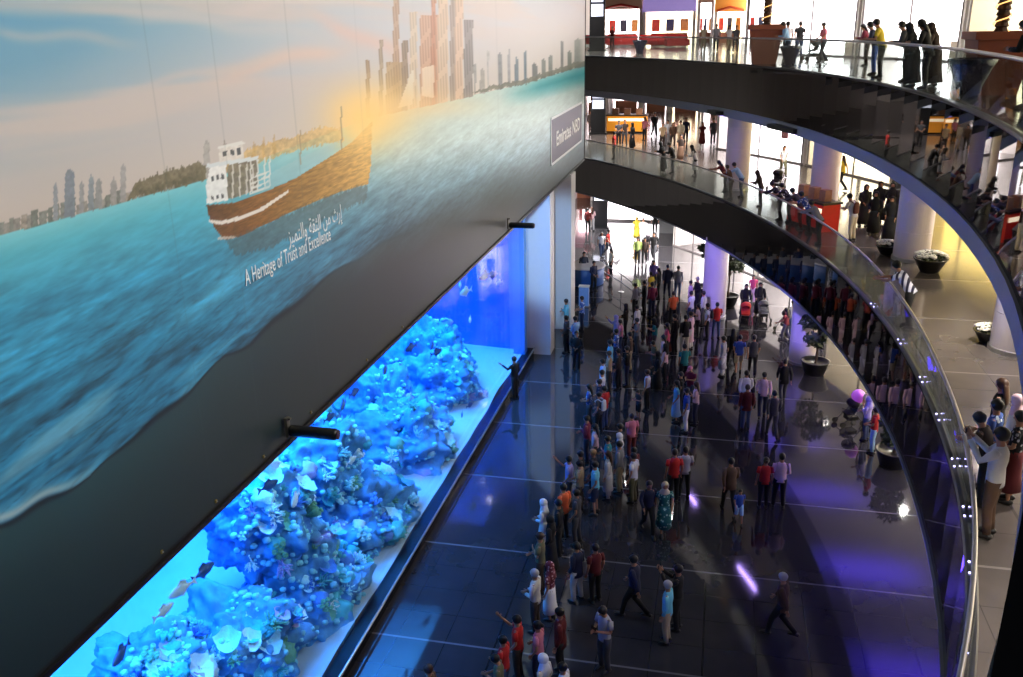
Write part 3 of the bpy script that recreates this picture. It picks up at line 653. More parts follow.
# ================================================================== shops round the galleries
LITW = mat('lit_white_shop', (0.9, 0.88, 0.86), 0.6, emit=lin(255, 246, 250), estr=8, var=0.02)
LITY = mat('lit_cream_shop', (0.9, 0.85, 0.7), 0.6, emit=lin(255, 238, 200), estr=6, var=0.02)
LITB = mat('lit_gold_shop', (0.9, 0.8, 0.5), 0.6, emit=lin(255, 222, 120), estr=4, var=0.05)
SHOPGL = glass('shop_glass', (0.97, 0.98, 0.98), 0.05)
GREYM = mat('grey_mullion', lin(120, 112, 112), 0.4)
def arcbox(bm, t0, t1, r0, r1, z0, z1, n=4):
    cols = []
    for i in range(n + 1):
        th = t0 + (t1 - t0) * i / n; a, b = arc(th, r0), arc(th, r1)
        cols.append([bm.verts.new((*a, z0)), bm.verts.new((*b, z0)), bm.verts.new((*b, z1)), bm.verts.new((*a, z1))])
    for A, B in zip(cols, cols[1:]):
        for k in range(4): bm.faces.new((A[k], A[(k + 1) % 4], B[(k + 1) % 4], B[k]))
    bm.faces.new(cols[0][::-1]); bm.faces.new(cols[-1])
def shop(t0, t1, R, z, h, lit, label, head=lin(225, 220, 215), shelves=2, posters=()):
    base = Vector((*arc((t0 + t1) / 2, R), z)); t = thing('shopfront', label, 'shop', base)
    def put(nm, bm, m):
        for v in bm.verts: v.co -= base
        return obj(nm, bm, m, t)
    e = (t1 - t0) * .012; t0 += e; t1 -= e
    bm = BM(); arcbox(bm, t0, t1, R + 2.2, R + 2.3, z + .02, z + h - .06); put('light_wall', bm, lit)
    bm = BM(); arcbox(bm, t0, t1, R - .05, R + 2.3, z + h - .45, z + h - .05); put('header', bm, mat('shop_header_%d' % int(sum(head) * 1000), head, .5))
    for sa_ in (t0, t1 - .004): bm = BM(); arcbox(bm, sa_, sa_ + .004, R, R + 2.3, z, z + h - .45, 1); put('side_panel', bm, WHITE)
    n = 2
    bm = BM()
    for i in range(n + 1):
        th = t0 + .003 + (t1 - t0 - .006) * i / n; x, y = arc(th, R); box(bm, (x, y, z + (h - .45) / 2), (.07, .07, h - .45), th)
    arcbox(bm, t0, t1, R - .03, R + .03, z, z + .09); put('mullions', bm, GREYM)
    for i in range(n):
        a = t0 + (t1 - t0) * i / n; b = t0 + (t1 - t0) * (i + 1) / n
        bm = BM(); arcbox(bm, a + .001, b - .001, R - .008, R + .008, z + .1, z + h - .46, 2); put('pane', bm, SHOPGL)
    for k in range(shelves):
        a = t0 + (t1 - t0) * (.1 + .5 * k); bm = BM(); arcbox(bm, a, a + (t1 - t0) * .28, R + 1.5, R + 2.1, z, z + .8, 2)
        arcbox(bm, a, a + (t1 - t0) * .28, R + 1.9, R + 2.15, z + 1.5, z + 1.56, 2); put('display_shelf', bm, mat('display_cream', lin(214, 200, 180), .6))
    for f, w, z0, z1, col in posters:
        a = t0 + (t1 - t0) * f; bm = BM(); arcbox(bm, a, a + (t1 - t0) * w, R + 2.12, R + 2.19, z + z0, z + z1, 1); put('poster', bm, mat('poster_%d_%d_%d' % col, lin(*col), .5, var=.5, scale=3))
    return t
# lower hall
names = ['nearest lower hall shopfront under the middle gallery', 'lower hall shopfront behind the seated pair', 'lower hall shopfront behind the short bushy tree', 'white shopfront behind the pushchairs', 'white shopfront right of the tall tree', 'white glass-cornered shopfront at the far end of the lower hall']
for i, (a, b) in enumerate(((.05, .18), (.18, .31), (.31, .43), (.43, .55), (.55, .625), (.625, .70))):
    shop(a, b, 58.4, 0, 3.88, LITW if i > 2 else LITY, names[i], shelves=(2 if i < 3 else 1), posters=((.3, .12, .3, 2.4, (196, 110, 120)),) if i == 3 else ((.55, .1, .4, 2.2, (150, 90, 80)),) if i == 2 else ())
names = ['cream-lit middle gallery shopfront at the photo\'s right edge', 'gold-lit middle gallery shopfront right of the white flower pots', 'gold-lit middle gallery shopfront behind the women in black', 'cream middle gallery shopfront with black figures on its wall', 'white middle gallery shopfront with a dark red poster']
for i, (a, b) in enumerate(((-.05, .13), (.13, .27), (.27, .42), (.42, .56), (.56, .70))):
    post = ((.15, .035, .5, 2.3, (24, 20, 24)), (.22, .03, .5, 2.2, (30, 24, 26)), (.29, .03, .6, 2.3, (24, 20, 24)), (.36, .02, .5, 2.1, (30, 26, 26)), (.75, .03, .5, 2.4, (26, 20, 20))) if i == 3 else ((.5, .07, .9, 2.1, (104, 40, 40)),) if i == 4 else ()
    shop(a, b, 61.5, Z1, 3.75, (LITY, LITB, LITB, LITY, LITW)[i], names[i], shelves=(2, 2, 1, 1, 0)[i], posters=post)
names = ['cream-lit top gallery shopfront behind the nearer tall pot', 'cream-lit top gallery shopfront with a gold mannequin', 'cream top gallery shopfront behind the railing crowd', 'white top gallery shopfront behind the small pushchair', 'white top gallery shopfront right of the farther tall pot']
for i, (a, b) in enumerate(((-.06, .10), (.10, .22), (.22, .35), (.35, .48), (.48, .61))):
    shop(a, b, 60.5, Z2, 4.6, (LITY, LITY, LITY, LITW, LITW)[i], names[i], shelves=(1, 2, 2, 1, 1)[i], posters=((.5, .07, .6, 2.3, (210, 170, 110)),) if i in (1, 2) else ())
# grey pier between two top shops
p = at(888, 52, Z2)
bm = BM(); box(bm, (p.x + .6, p.y, Z2 + 2.4), (1.0, 1.1, 4.8), -.5); struct('wall_pier', bm, mat('grey_stone_pier', lin(96, 88, 92), .4))
# --- court shops seen end-on at the far left, facing the camera
def court_shop(x0, x1, Y, z, h, fascia, lit, label, awning=None, sign_h=1.0, depth=2.5):
    t = thing('shopfront', label, 'shop', ((x0 + x1) / 2, Y, z)); w = x1 - x0
    bm = BM(); box(bm, (0, depth, h / 2), (w, .12, h - .04)); obj('light_wall', bm, lit, t)
    bm = BM(); box(bm, (0, depth / 2, h - sign_h / 2 - .02), (w - .02, depth, sign_h)); obj('fascia', bm, fascia, t)
    for sx in (-1, 1): bm = BM(); box(bm, (sx * (w / 2 - .12), depth / 2, (h - sign_h) / 2), (.22, depth, h - sign_h)); obj('side_pier', bm, WHITE, t)
    bm = BM(); box(bm, (0, depth * .55, .5), (w * .7, .6, 1.0)); obj('counter', bm, mat('shop_counter', lin(150, 96, 66), .5), t)
    for k in range(3):
        bm = BM(); box(bm, ((k - 1) * w * .28, depth - .12, 1.7), (w * .16, .06, 1.1)); obj('display', bm, mat('display_%d' % k, [lin(190, 70, 60), lin(70, 80, 110), lin(200, 150, 90)][k], .5, var=.5, scale=3), t)
    if awning:
        bm = BM(); tube(bm, [(-w * .42, -.25, h - sign_h + .05), (0, -.4, h - sign_h + .35), (w * .42, -.25, h - sign_h + .05)], [(.12, .3)] * 3, 8, (0, 0, 1)); obj('awning', bm, awning, t)
    return t
def cs(px0, px1, pyb, z, h, Yk, *a, **k):
    p, q = on_y(px0, pyb, Yk), on_y(px1, pyb, Yk); return court_shop(p.x, q.x, Yk, z, h, *a, **k)
M_ = lambda n, *c: mat(n, lin(*c), .5, var=.05)
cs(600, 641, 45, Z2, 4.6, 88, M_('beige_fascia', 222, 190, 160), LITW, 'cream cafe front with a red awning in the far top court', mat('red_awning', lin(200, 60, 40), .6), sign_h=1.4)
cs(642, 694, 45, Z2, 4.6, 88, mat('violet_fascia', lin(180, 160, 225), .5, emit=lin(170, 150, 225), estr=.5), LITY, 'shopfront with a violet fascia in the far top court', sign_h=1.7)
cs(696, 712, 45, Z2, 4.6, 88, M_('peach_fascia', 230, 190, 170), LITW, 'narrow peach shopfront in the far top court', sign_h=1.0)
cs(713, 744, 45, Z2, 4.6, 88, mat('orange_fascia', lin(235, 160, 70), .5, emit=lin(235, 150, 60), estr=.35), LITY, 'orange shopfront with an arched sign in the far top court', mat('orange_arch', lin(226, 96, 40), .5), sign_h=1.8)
cs(745, 775, 45, Z2, 4.6, 84, M_('white_fascia', 235, 232, 236), LITW, 'plain white shopfront left of the farther tall pot', sign_h=1.0)
cs(583, 608, 118, Z1, 3.6, 84, M_('pale_blue_fascia', 190, 205, 235), LITW, 'pale blue shopfront behind the black sign post in the middle court', sign_h=.9)
cs(609, 640, 118, Z1, 3.6, 86, M_('white_violet_fascia', 225, 215, 235), LITW, 'white shopfront behind the orange kiosk in the middle court', sign_h=1.0)
cs(641, 668, 118, Z1, 3.6, 86, M_('dark_violet_fascia', 96, 84, 120), LITW, 'shopfront with a dark violet sign in the middle court', sign_h=1.1)
cs(669, 700, 118, Z1, 3.6, 86, M_('pink_fascia', 220, 170, 190), LITY, 'shopfront with a pink sign in the middle court', sign_h=.9)
cs(701, 760, 118, Z1, 3.6, 86, M_('bright_white_fascia', 236, 232, 236), LITW, 'white shopfront between the far columns in the middle court', sign_h=.8)
# white glowing shop wall of the lower hall with a black chevron
p, q = at(606, 221, 0), at(660, 222, 0); Yw = 66.0
p, q = on_y(606, 221, Yw), on_y(660, 222, Yw)
t = thing('lit_shop_wall', 'glowing white shop wall with a black chevron at the far end of the lower hall', 'shop', ((p.x + q.x) / 2, Yw, 0)); w = q.x - p.x
bm = BM(); box(bm, (0, .15, 2.05), (w, .3, 4.1)); obj('light_wall', bm, LITW, t)
bm = BM()
for sx, rz_ in ((-.38, .6), (.28, -.75)):
    M = Matrix.Translation((-w / 2 + w * .2 + sx * .55, -.03, 3.0 + .12)) @ Matrix.Rotation(-rz_, 4, 'Y'); box(bm, (0, 0, 0), (.85 if sx < 0 else .5, .05, .2), 0, M)
obj('chevron', bm, BLACK, t)
for k in range(4):
    bm = BM(); z = 2.55 - k * .38; x = -w / 2 + w * .25
    M = Matrix.Translation((x, -.03, z))
    tube(bm, [M @ Vector((.09 * math.cos(a), 0, .12 * math.sin(a))) for a in [2 * math.pi * i / 10 for i in range(10)]], .028, 6, (0, 1, 0), closed=True) if k % 2 else (box(bm, (0, 0, 0), (.06, .05, .26), 0, M), box(bm, (.05, 0, .1), (.16, .05, .05), 0, M))
    obj('vertical_letter', bm, BLACK, t)
bm = BM(); box(bm, (w * .22, -.06, 2.0), (.9, .04, 2.0)); obj('fashion_poster', bm, mat('fashion_poster', lin(120, 100, 130), .5, var=.6, scale=2.5), t)
bm = BM(); box(bm, (0, -.02, .08), (w, .06, .16)); obj('skirting', bm, GREYM, t)
cs(572, 593, 222, 0, 4.1, 74, mat('rose_fascia', lin(226, 150, 170), .5), LITW, 'pinkish shopfront far behind the tank pillars in the lower hall', sign_h=.9)
p = at(668, 234, 0); bm = BM(); box(bm, (p.x, p.y + .8, 2.05), (1.3, 1.2, 4.1)); struct('wall_pier', bm, mat('grey_hall_pier', lin(120, 122, 126), .5))
# --- black directory posts
def totem(px, py, z, h, lb):
    p = at(px, py, z); t = thing('directory_post', lb, 'sign post', p)
    bm = BM(); box(bm, (0, 0, h / 2), (1.1, .28, h)); obj('casing', bm, BLACK, t)
    for k, (z0, z1) in enumerate(((h * .52, h * .70), (h * .73, h * .97))):
        bm = BM(); box(bm, (0, -.15, (z0 + z1) / 2), (.86, .03, z1 - z0)); obj('screen', bm, mat('lit_screen', lin(220, 225, 240), .3, emit=lin(225, 232, 255), estr=1.1), t)
    bm = BM(); box(bm, (0, 0, .05), (1.3, .45, .1)); obj('foot', bm, BLACK, t)
totem(600, 228, 0, 3.9, 'black directory post with lit screens in the lower hall')
totem(598, 134, Z1, 3.6, 'black directory post with lit screens on the middle gallery')
totem(597, 51, Z2, 4.6, 'black directory post with lit screens on the top gallery')
# --- orange kiosk in the middle court, red kiosk by the middle railing
def kiosk(p, w, d, h, col, lb, rz=0, top=lin(40, 36, 36)):
    t = thing('kiosk_counter', lb, 'kiosk', p, rz)
    bm = BM(); box(bm, (0, 0, h * .5), (w, d, h)); obj('counter_body', bm, col, t)
    bm = BM(); box(bm, (0, 0, h + .04), (w + .12, d + .12, .08)); obj('counter_top', bm, mat('counter_top_dark', top, .3), t)
    bm = BM(); box(bm, (0, -d / 2 - .012, h * .78), (w * .92, .03, h * .16)); obj('light_band', bm, mat('kiosk_light', (1, .9, .7), .5, emit=lin(255, 230, 190), estr=1.6), t)
    for k in range(3):
        bm = BM(); box(bm, ((k - 1) * w * .3, 0, h + .3), (w * .16, d * .4, .44)); obj('display_case', bm, mat('kiosk_case', lin(170, 120, 90), .4, var=.4), t)
    bm = BM(); box(bm, (0, -d / 2 - .01, .06), (w, .03, .12)); obj('kick_plate', bm, BLACK, t)
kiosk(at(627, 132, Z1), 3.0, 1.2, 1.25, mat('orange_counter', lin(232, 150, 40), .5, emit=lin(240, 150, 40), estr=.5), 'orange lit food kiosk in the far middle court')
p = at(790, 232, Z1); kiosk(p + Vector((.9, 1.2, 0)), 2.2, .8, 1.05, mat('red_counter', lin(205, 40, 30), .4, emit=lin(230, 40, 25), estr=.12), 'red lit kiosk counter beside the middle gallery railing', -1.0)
# --- red sofas on the far top court
def sofa(p, rz, lb, w=2.6):
    RED = mat('red_leather', lin(206, 48, 44), .5); t = thing('sofa', lb, 'sofa', p, rz)
    bm = BM(); box(bm, (0, 0, .3), (w, .85, .24)); box(bm, (0, -.1, .47), (w * .92, .6, .1)); obj('seat', bm, RED, t)
    bm = BM(); box(bm, (0, .38, .62), (w, .2, .7)); obj('backrest', bm, RED, t)
    for s in (-1, 1): bm = BM(); box(bm, (s * (w / 2 - .09), -.02, .5), (.18, .8, .3)); obj('armrest', bm, RED, t)
    for sx in (-1, 1):
        for sy in (-1, 1): bm = BM(); lathe(bm, [(.03, 0), (.035, .18)], 8, (sx * (w / 2 - .15), sy * .3, 0)); obj('leg', bm, STEEL, t)
sofa(at(588, 47, Z2) + Vector((0, 3, 0)), 0, 'red sofa left of the black post in the far top court')
sofa(at(622, 47, Z2), 0, 'red sofa right of the black post in the far top court')
sofa(at(661, 47, Z2), 0, 'red sofa under the violet fascia in the far top court', 3.6)
sofa(at(677, 48, Z2), .3, 'small red sofa right of the violet-fascia sofa in the far top court', 1.8)
# --- tall brown pots with light-wound palm trunks on the top gallery
def tall_pot(p, lb, s=1.0):
    TC_ = mat('russet_pot', lin(150, 82, 58), .45, var=.1); t = thing('palm_planter', lb, 'planter', p)
    bm = BM(); pr = [(.46, 0), (.64, 1.3), (.72, 1.32), (.72, 1.5), (.62, 1.5), (.6, 1.38)]
    rings = [[bm.verts.new((sx * r * s, sy * r * s, z * s)) for sx, sy in ((-1, -1), (1, -1), (1, 1), (-1, 1))] for r, z in pr]
    for A, B in zip(rings, rings[1:]):
        for k in range(4): bm.faces.new((A[k], A[(k + 1) % 4], B[(k + 1) % 4], B[k]))
    bm.faces.new(rings[0][::-1]); bm.faces.new(rings[-1]); obj('pot', bm, TC_, t)
    bm = BM(); q = random.Random(2); zz = 1.36; pts = []; rad = []
    while zz < 3.7: pts += [(0, 0, zz * s), (0, 0, (zz + .1) * s)]; rad += [.17 * s, .125 * s]; zz += .13
    tube(bm, pts, rad, 12); obj('trunk', bm, mat('palm_trunk', lin(70, 44, 26), .8, var=.4), t)
    bm = BM(); tube(bm, [(.185 * s * math.cos(a), .185 * s * math.sin(a), (1.5 + a * .062) * s) for a in [i * .35 for i in range(112)]], .014, 5); obj('light_string', bm, mat('warm_fairy_light', (1, .7, .4), .5, emit=lin(255, 190, 110), estr=2.0), t)
    for k in range(9):
        bm = BM(); a = k * .7; L = 1.5 * s
        prev = None
        for i in range(9):
            f = i / 8; c = Vector((math.cos(a) * L * f, math.sin(a) * L * f, (3.8 + .75 * f - 1.3 * f * f) * s)); w_ = .26 * s * math.sin(math.pi * min(f * .9 + .1, 1)) + .01; n_ = Vector((-math.sin(a), math.cos(a), 0)) * w_
            cur = [bm.verts.new(c - n_ - Vector((0, 0, .09))), bm.verts.new(c), bm.verts.new(c + n_ - Vector((0, 0, .09)))]
            if prev: bm.faces.new((prev[0], prev[1], cur[1], cur[0])); bm.faces.new((prev[1], prev[2], cur[2], cur[1]))
            prev = cur
        obj('frond', bm, mat('palm_green', lin(60, 84, 40), .6, var=.3), t)
tall_pot(at(764, 64, Z2) + Vector((0, .5, 0)), 'farther tall russet pot with a light-wound palm trunk on the top gallery', 1.1)
tall_pot(at(990, 95, Z2) + Vector((.1, .3, 0)), 'nearer tall russet pot with a light-wound palm trunk on the top gallery', .95)
def tulip_bowl(p, s, lb):
    t = thing('tulip_planter', lb, 'planter', p)
    bm = BM(); lathe(bm, [(.2 * s, 0), (.24 * s, .03 * s), (.3 * s, .3 * s), (.48 * s, .75 * s), (.56 * s, .9 * s), (.5 * s, .92 * s), (.44 * s, .84 * s)], 28); obj('bowl', bm, mat('blue_black_lacquer', lin(20, 22, 60), .12, spec=.8), t, True)
    bm = BM(); lathe(bm, [(.43 * s, .82 * s), (.2 * s, .86 * s), (.02, .87 * s)], 20); obj('soil', bm, mat('dark_soil', lin(40, 32, 28), .9, var=.4), t)
tulip_bowl(at(635, 54, Z2) + Vector((.2, 1, 0)), .9, 'small dark blue tulip-shaped bowl by the top railing near the black post')
tulip_bowl(at(783, 66, Z2) + Vector((.3, .5, 0)), .85, 'dark blue tulip-shaped bowl by the top railing in front of the farther tall pot')
tulip_bowl(at(960, 99, Z2) + Vector((.2, .2, 0)), .95, 'dark blue tulip-shaped bowl by the top railing left of the nearer tall pot')
# --- black square bowls of white flowers on the middle gallery
def leafclump(bm, c, R, n, lr, q, flat=.7):
    for k in range(n):
        d = Vector((q.gauss(0, 1), q.gauss(0, 1), q.gauss(0, 1))).normalized() * R * q.uniform(.55, 1); d.z *= flat
        u = Vector((q.uniform(-1, 1), q.uniform(-1, 1), q.uniform(-.4, .9))).normalized(); w_ = u.orthogonal().normalized(); p = Vector(c) + d; L = lr * q.uniform(.7, 1.3)
        a, b_, c_, d_ = bm.verts.new(p - u * L), bm.verts.new(p + w_ * L * .45), bm.verts.new(p + u * L), bm.verts.new(p - w_ * L * .45 + u.cross(w_) * L * .15)
        bm.faces.new((a, b_, c_, d_))
def flower_pot(p, s, lb):
    t = thing('flower_pot', lb, 'flower pot', p); q = random.Random(9)
    bm = BM(); lathe(bm, [(.26 * s, 0), (.3 * s, .04), (.5 * s, .42 * s), (.54 * s, .46 * s), (.48 * s, .46 * s), (.45 * s, .38 * s)], 24); obj('pot', bm, mat('black_planter', lin(20, 18, 18), .3), t, True)
    bm = BM(); leafclump(bm, (0, 0, .5 * s), .42 * s, 90, .1 * s, q, .4); obj('leaves', bm, mat('leaf_dark', lin(40, 60, 34), .6, var=.4), t)
    bm = BM()
    for k in range(70):
        a = q.uniform(0, 6.28); r_ = .5 * s * math.sqrt(q.random()); ball(bm, (r_ * math.cos(a), r_ * math.sin(a), (.68 - .5 * (r_ / s) ** 2) * s), .07 * s, 1, (1, 1, .7))
    obj('blossoms', bm, mat('white_petals', lin(238, 232, 214), .6, var=.1), t)
p = at(929, 272, Z1); flower_pot(p, 1.0, 'black pot of white flowers in front of the column by the striped-shirt man')
p = at(898, 256, Z1); flower_pot(p + Vector((-.35, .15, 0)), .75, 'black pot of white flowers left of the column by the striped-shirt man')
p = at(994, 344, Z1); flower_pot(p + Vector((-.12, .1, 0)), .7, 'black pot of white flowers at the nearest column, photo\'s right edge')
# --- small trees in pots of the lower hall
def potted_tree(p, h, R, lb, clumps, col=lin(52, 66, 36), fruit=None):
    t = thing('potted_tree', lb, 'tree', p); q = random.Random(int(p.x * 7 + 50))
    bm = BM(); lathe(bm, [(.36, 0), (.4, .05), (.56, .55), (.6, .6), (.52, .6), (.5, .5)], 24); obj('pot', bm, mat('black_planter', lin(20, 18, 18), .3), t, True)
    bm = BM(); tube(bm, [(0, 0, .4), (.04, 0, h * .4), (0, .03, h * .75)], [.06, .045, .03], 8)
    for c in clumps: tube(bm, [(.02, 0, h * .5), Vector(c) * .7 + Vector((0, 0, h * .15)), c], [.03, .02, .01], 6)
    obj('trunk', bm, mat('tree_bark', lin(70, 52, 40), .8, var=.3), t)
    bm = BM()
    for c in clumps: leafclump(bm, c, R, 130, .13, q)
    obj('foliage', bm, mat('leaf_tree_%d' % int(col[1] * 1e4), col, .6, var=.5), t)
potted_tree(at(727, 306, 0), 3.1, .45, 'tall slim tree in a black pot beside the violet-lit column', ((-.15, 0, 2.2), (.3, 0, 2.7), (-.4, .1, 2.9), (.1, -.2, 3.2), (.35, .1, 2.1)))
potted_tree(at(814, 374, 0), 2.6, .45, 'short bushy tree with an orange glow in a black pot beside the lower hall column', ((-.1, 0, 1.5), (.3, 0, 2.0), (-.3, .1, 2.2), (.1, -.2, 2.6), (.4, .1, 2.5)))
potted_tree(at(892, 466, 0), 1.7, .38, 'low leafy shrub in a round black pot under the middle gallery edge', ((-.1, 0, 1.0), (.2, 0, 1.2), (-.2, .1, 1.5), (.1, -.1, 1.7)))
potted_tree(at(707, 300, 0) + Vector((-.2, .6, 0)), 3.2, .32, 'slender tree left of the violet-lit column in the lower hall', ((-.1, 0, 2.7), (.1, .1, 3.2), (.1, -.1, 2.3)))
# --- blue counter, bin and barrier at the far end of the tank
p = at(586, 283, 0); t = thing('information_counter', 'blue counter with a white top behind the second pillar', 'counter', p)
bm = BM(); lathe(bm, [(.95, 0), (1.0, .05), (1.0, .95), (.95, 1.0)], 32); obj('counter_body', bm, mat('counter_blue', lin(36, 84, 150), .4), t, True)
bm = BM(); lathe(bm, [(1.06, 1.0), (1.1, 1.03), (1.06, 1.08), (.1, 1.08)], 32); obj('counter_top', bm, WHITE, t)
p = at(584, 306, 0); t = thing('display_stand', 'pale blue upright stand in front of the blue counter', 'stand', p)
bm = BM(); box(bm, (0, 0, .55), (.5, .35, 1.02)); obj('body', bm, mat('stand_blue', lin(120, 160, 215), .4), t)
bm = BM(); box(bm, (0, 0, 1.08), (.56, .4, .05)); obj('top', bm, WHITE, t)
bm = BM(); box(bm, (0, 0, .03), (.56, .42, .06)); obj('foot', bm, GREYM, t)
P0 = [at(a, b, 0) for a, b in ((588, 276), (602, 280), (621, 292), (640, 308))]
t = thing('rail_barrier', 'thin steel rail barrier at the far end of the crowd', 'barrier', P0[0])
for k, p in enumerate(P0):
    bm = BM(); lathe(bm, [(.16, 0), (.16, .02), (.03, .04), (.03, 1.05)], 12, p - P0[0]); obj('post', bm, STEEL, t)
for h in (1.0, .55):
    bm = BM(); tube(bm, [p - P0[0] + Vector((0, 0, h)) for p in P0], .025, 8, (0, 0, 1)); obj('rail', bm, STEEL, t)
# --- pushchairs and other small things
def pushchair(p, rz, col, lb, s=1.0):
    t = thing('pushchair', lb, 'pushchair', p, rz); t.scale = (s, s, s)
    bm = BM()
    for sx in (-.24, .24):
        tube(bm, [(sx, -.42, 1.02), (sx, -.2, .7), (sx, .15, .35), (sx, .42, .12)], .016, 6); tube(bm, [(sx, .2, .55), (sx, -.1, .45), (sx, -.36, .12)], .016, 6)
    tube(bm, [(-.24, -.42, 1.02), (.24, -.42, 1.02)], .02, 6, (0, 0, 1)); obj('frame', bm, mat('pram_frame', lin(60, 60, 66), .3, metal=.6), t)
    bm = BM(); tube(bm, [(0, -.18, .9), (0, -.08, .5), (0, .22, .44)], [(.22, .05), (.22, .06), (.2, .05)], 10); obj('seat', bm, col, t)
    bm = BM(); ball(bm, (0, -.06, .82), .26, 2, (1, 1, .75)); bmesh.ops.bisect_plane(bm, geom=bm.verts[:] + bm.edges[:] + bm.faces[:], plane_co=(0, .06, .74), plane_no=(0, .75, -.66), clear_outer=True); obj('hood', bm, col, t, True)
    for sx in (-.27, .27):
        for sy in (-.36, .42):
            bm = BM(); tube(bm, [(sx - .02, sy, .11), (sx + .02, sy, .11)], .11, 14, (0, 0, 1)); obj('wheel', bm, BLACK, t)
    bm = BM(); box(bm, (0, -.05, .28), (.36, .4, .14)); obj('basket', bm, BLACK, t)
PR, PG, PBk = mat('pram_red', lin(196, 44, 40), .7), mat('pram_grey', lin(110, 112, 122), .7), mat('pram_dark', lin(40, 34, 36), .7)
pushchair(at(745, 322, 0), math.pi, PR, 'red pushchair in front of the woman in black by the tall tree')
pushchair(at(763, 320, 0), math.pi + .2, PG, 'grey pushchair in front of the second woman in black')
pushchair(at(785, 330, 0), 2.4, PBk, 'dark pushchair beside the man at the lower hall column')
pushchair(at(849, 424, 0), 2.0, PBk, 'dark pushchair under the pink balloon')
pushchair(at(776, 190, Z1), 2.6, PBk, 'brown-hooded pushchair on the middle gallery behind the railing group')
pushchair(at(813, 61, Z2), 1.9, PG, 'small grey pushchair on the top gallery')
p = at(855, 424, 0) + Vector((0, 0, 1.05)); t = thing('balloon', 'pink-violet balloon floating over the dark pushchair', 'balloon', p)
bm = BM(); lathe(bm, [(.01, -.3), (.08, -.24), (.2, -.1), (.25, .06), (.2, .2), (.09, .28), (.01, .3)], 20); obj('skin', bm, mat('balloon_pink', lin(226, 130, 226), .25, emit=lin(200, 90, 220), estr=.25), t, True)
bm = BM(); tube(bm, [(0, 0, -.3), (.02, .05, -.6), (-.05, .1, -.8)], .006, 5); obj('string', bm, WHITE, t)

# --- violet-white tube lamps on the gallery soffits; the polished floor mirrors them as short streaks
LAMPV = mat('violet_tube', (.8, .7, 1), .4, emit=(0.46, 0.30, 1.0), estr=40)
def tube_lamp(a, b, lb):
    f0 = (at(*a, 0) + at(*b, 0)) / 2; dd = ray((a[0] + b[0]) / 2, (a[1] + b[1]) / 2)
    t1 = f0 + Vector((dd[0], dd[1], 0)) * (4.04 / -dd[2]); zz = 4.05 if math.hypot(t1.x + 47.3, t1.y - 21) > 52.4 else 10.0
    P_ = []
    for q in (a, b):
        f = at(*q, 0); d = ray(*q); P_.append(Vector((f.x + d[0] / -d[2] * zz, f.y + d[1] / -d[2] * zz, zz)))
    c = (P_[0] + P_[1]) / 2; e = (P_[1] - P_[0]) / 2; t = thing('tube_lamp', lb, 'lamp', c)
    bm = BM(); tube(bm, [-e, -e * .96, e * .96, e], [.04, .07, .07, .04], 12, (0, 0, 1)); obj('glowing_tube', bm, LAMPV, t)
    an = math.atan2(e.y, e.x); n_ = Vector((-math.sin(an), math.cos(an), 0)) * .16; L = e.length * 2.1; bm = BM()
    box(bm, (0, 0, .085), (L, .34, .02), an)
    for sg in (-1, 1): box(bm, n_ * sg + Vector((0, 0, .0)), (L, .02, .16), an); box(bm, e * 1.05 * sg, (.03, .34, .16), an)
    obj('light_shield', bm, BLACK, t)  # opaque hood added to keep the tube's light off soffit and fascia
tube_lamp((738, 566), (757, 592), 'violet tube lamp whose streak shows on the floor left of the striding brown jacket')
tube_lamp((817, 573), (834, 601), 'violet tube lamp whose streak shows on the floor right of the striding brown jacket')
tube_lamp((784, 502), (792, 518), 'violet tube lamp mirrored behind the pale pink shirt in mid floor')
tube_lamp((690, 496), (697, 506), 'violet tube lamp mirrored beside the mid-floor red tee')
# ================================================================== people
SKIN = [mat('skin_tan', lin(178, 126, 96), .55, var=.05), mat('skin_brown', lin(134, 88, 62), .55, var=.05), mat('skin_fair', lin(214, 166, 138), .55, var=.05)]
EYE = mat('eye_dark', lin(24, 18, 16), .3); LIP = mat('lip', lin(150, 80, 70), .5)
HAIRC = {'k': mat('hair_black', lin(20, 16, 15), .45, var=.2), 'b': mat('hair_brown', lin(66, 40, 26), .45, var=.2), 'g': mat('hair_grey', lin(176, 172, 168), .5, var=.1), 'y': mat('hair_blond', lin(170, 130, 80), .5, var=.15)}
PAL = dict(white=(232, 230, 232), offwhite=(214, 208, 200), grey=(132, 132, 138), lgrey=(176, 176, 182), dgrey=(66, 66, 72), black=(20, 19, 22), navy=(30, 36, 66), blue=(52, 84, 170), lblue=(150, 190, 224), cyan=(110, 196, 220), teal=(30, 120, 124), green=(60, 110, 70), lime=(170, 190, 110), olive=(104, 100, 72), brown=(92, 66, 48), tan=(176, 148, 112), beige=(204, 190, 164), red=(196, 36, 32), dred=(98, 24, 28), maroon=(120, 30, 60), pink=(222, 130, 150), hpink=(216, 80, 120), lpink=(232, 194, 200), orange=(232, 104, 60), yellow=(224, 196, 60), lav=(166, 156, 214), violet=(100, 80, 150), denim=(58, 74, 110), khaki=(170, 152, 120), dbrown=(54, 40, 34))
def cloth(c):
    return mat('cloth_' + c, lin(*PAL[c]), .85, var=.1, scale=9)
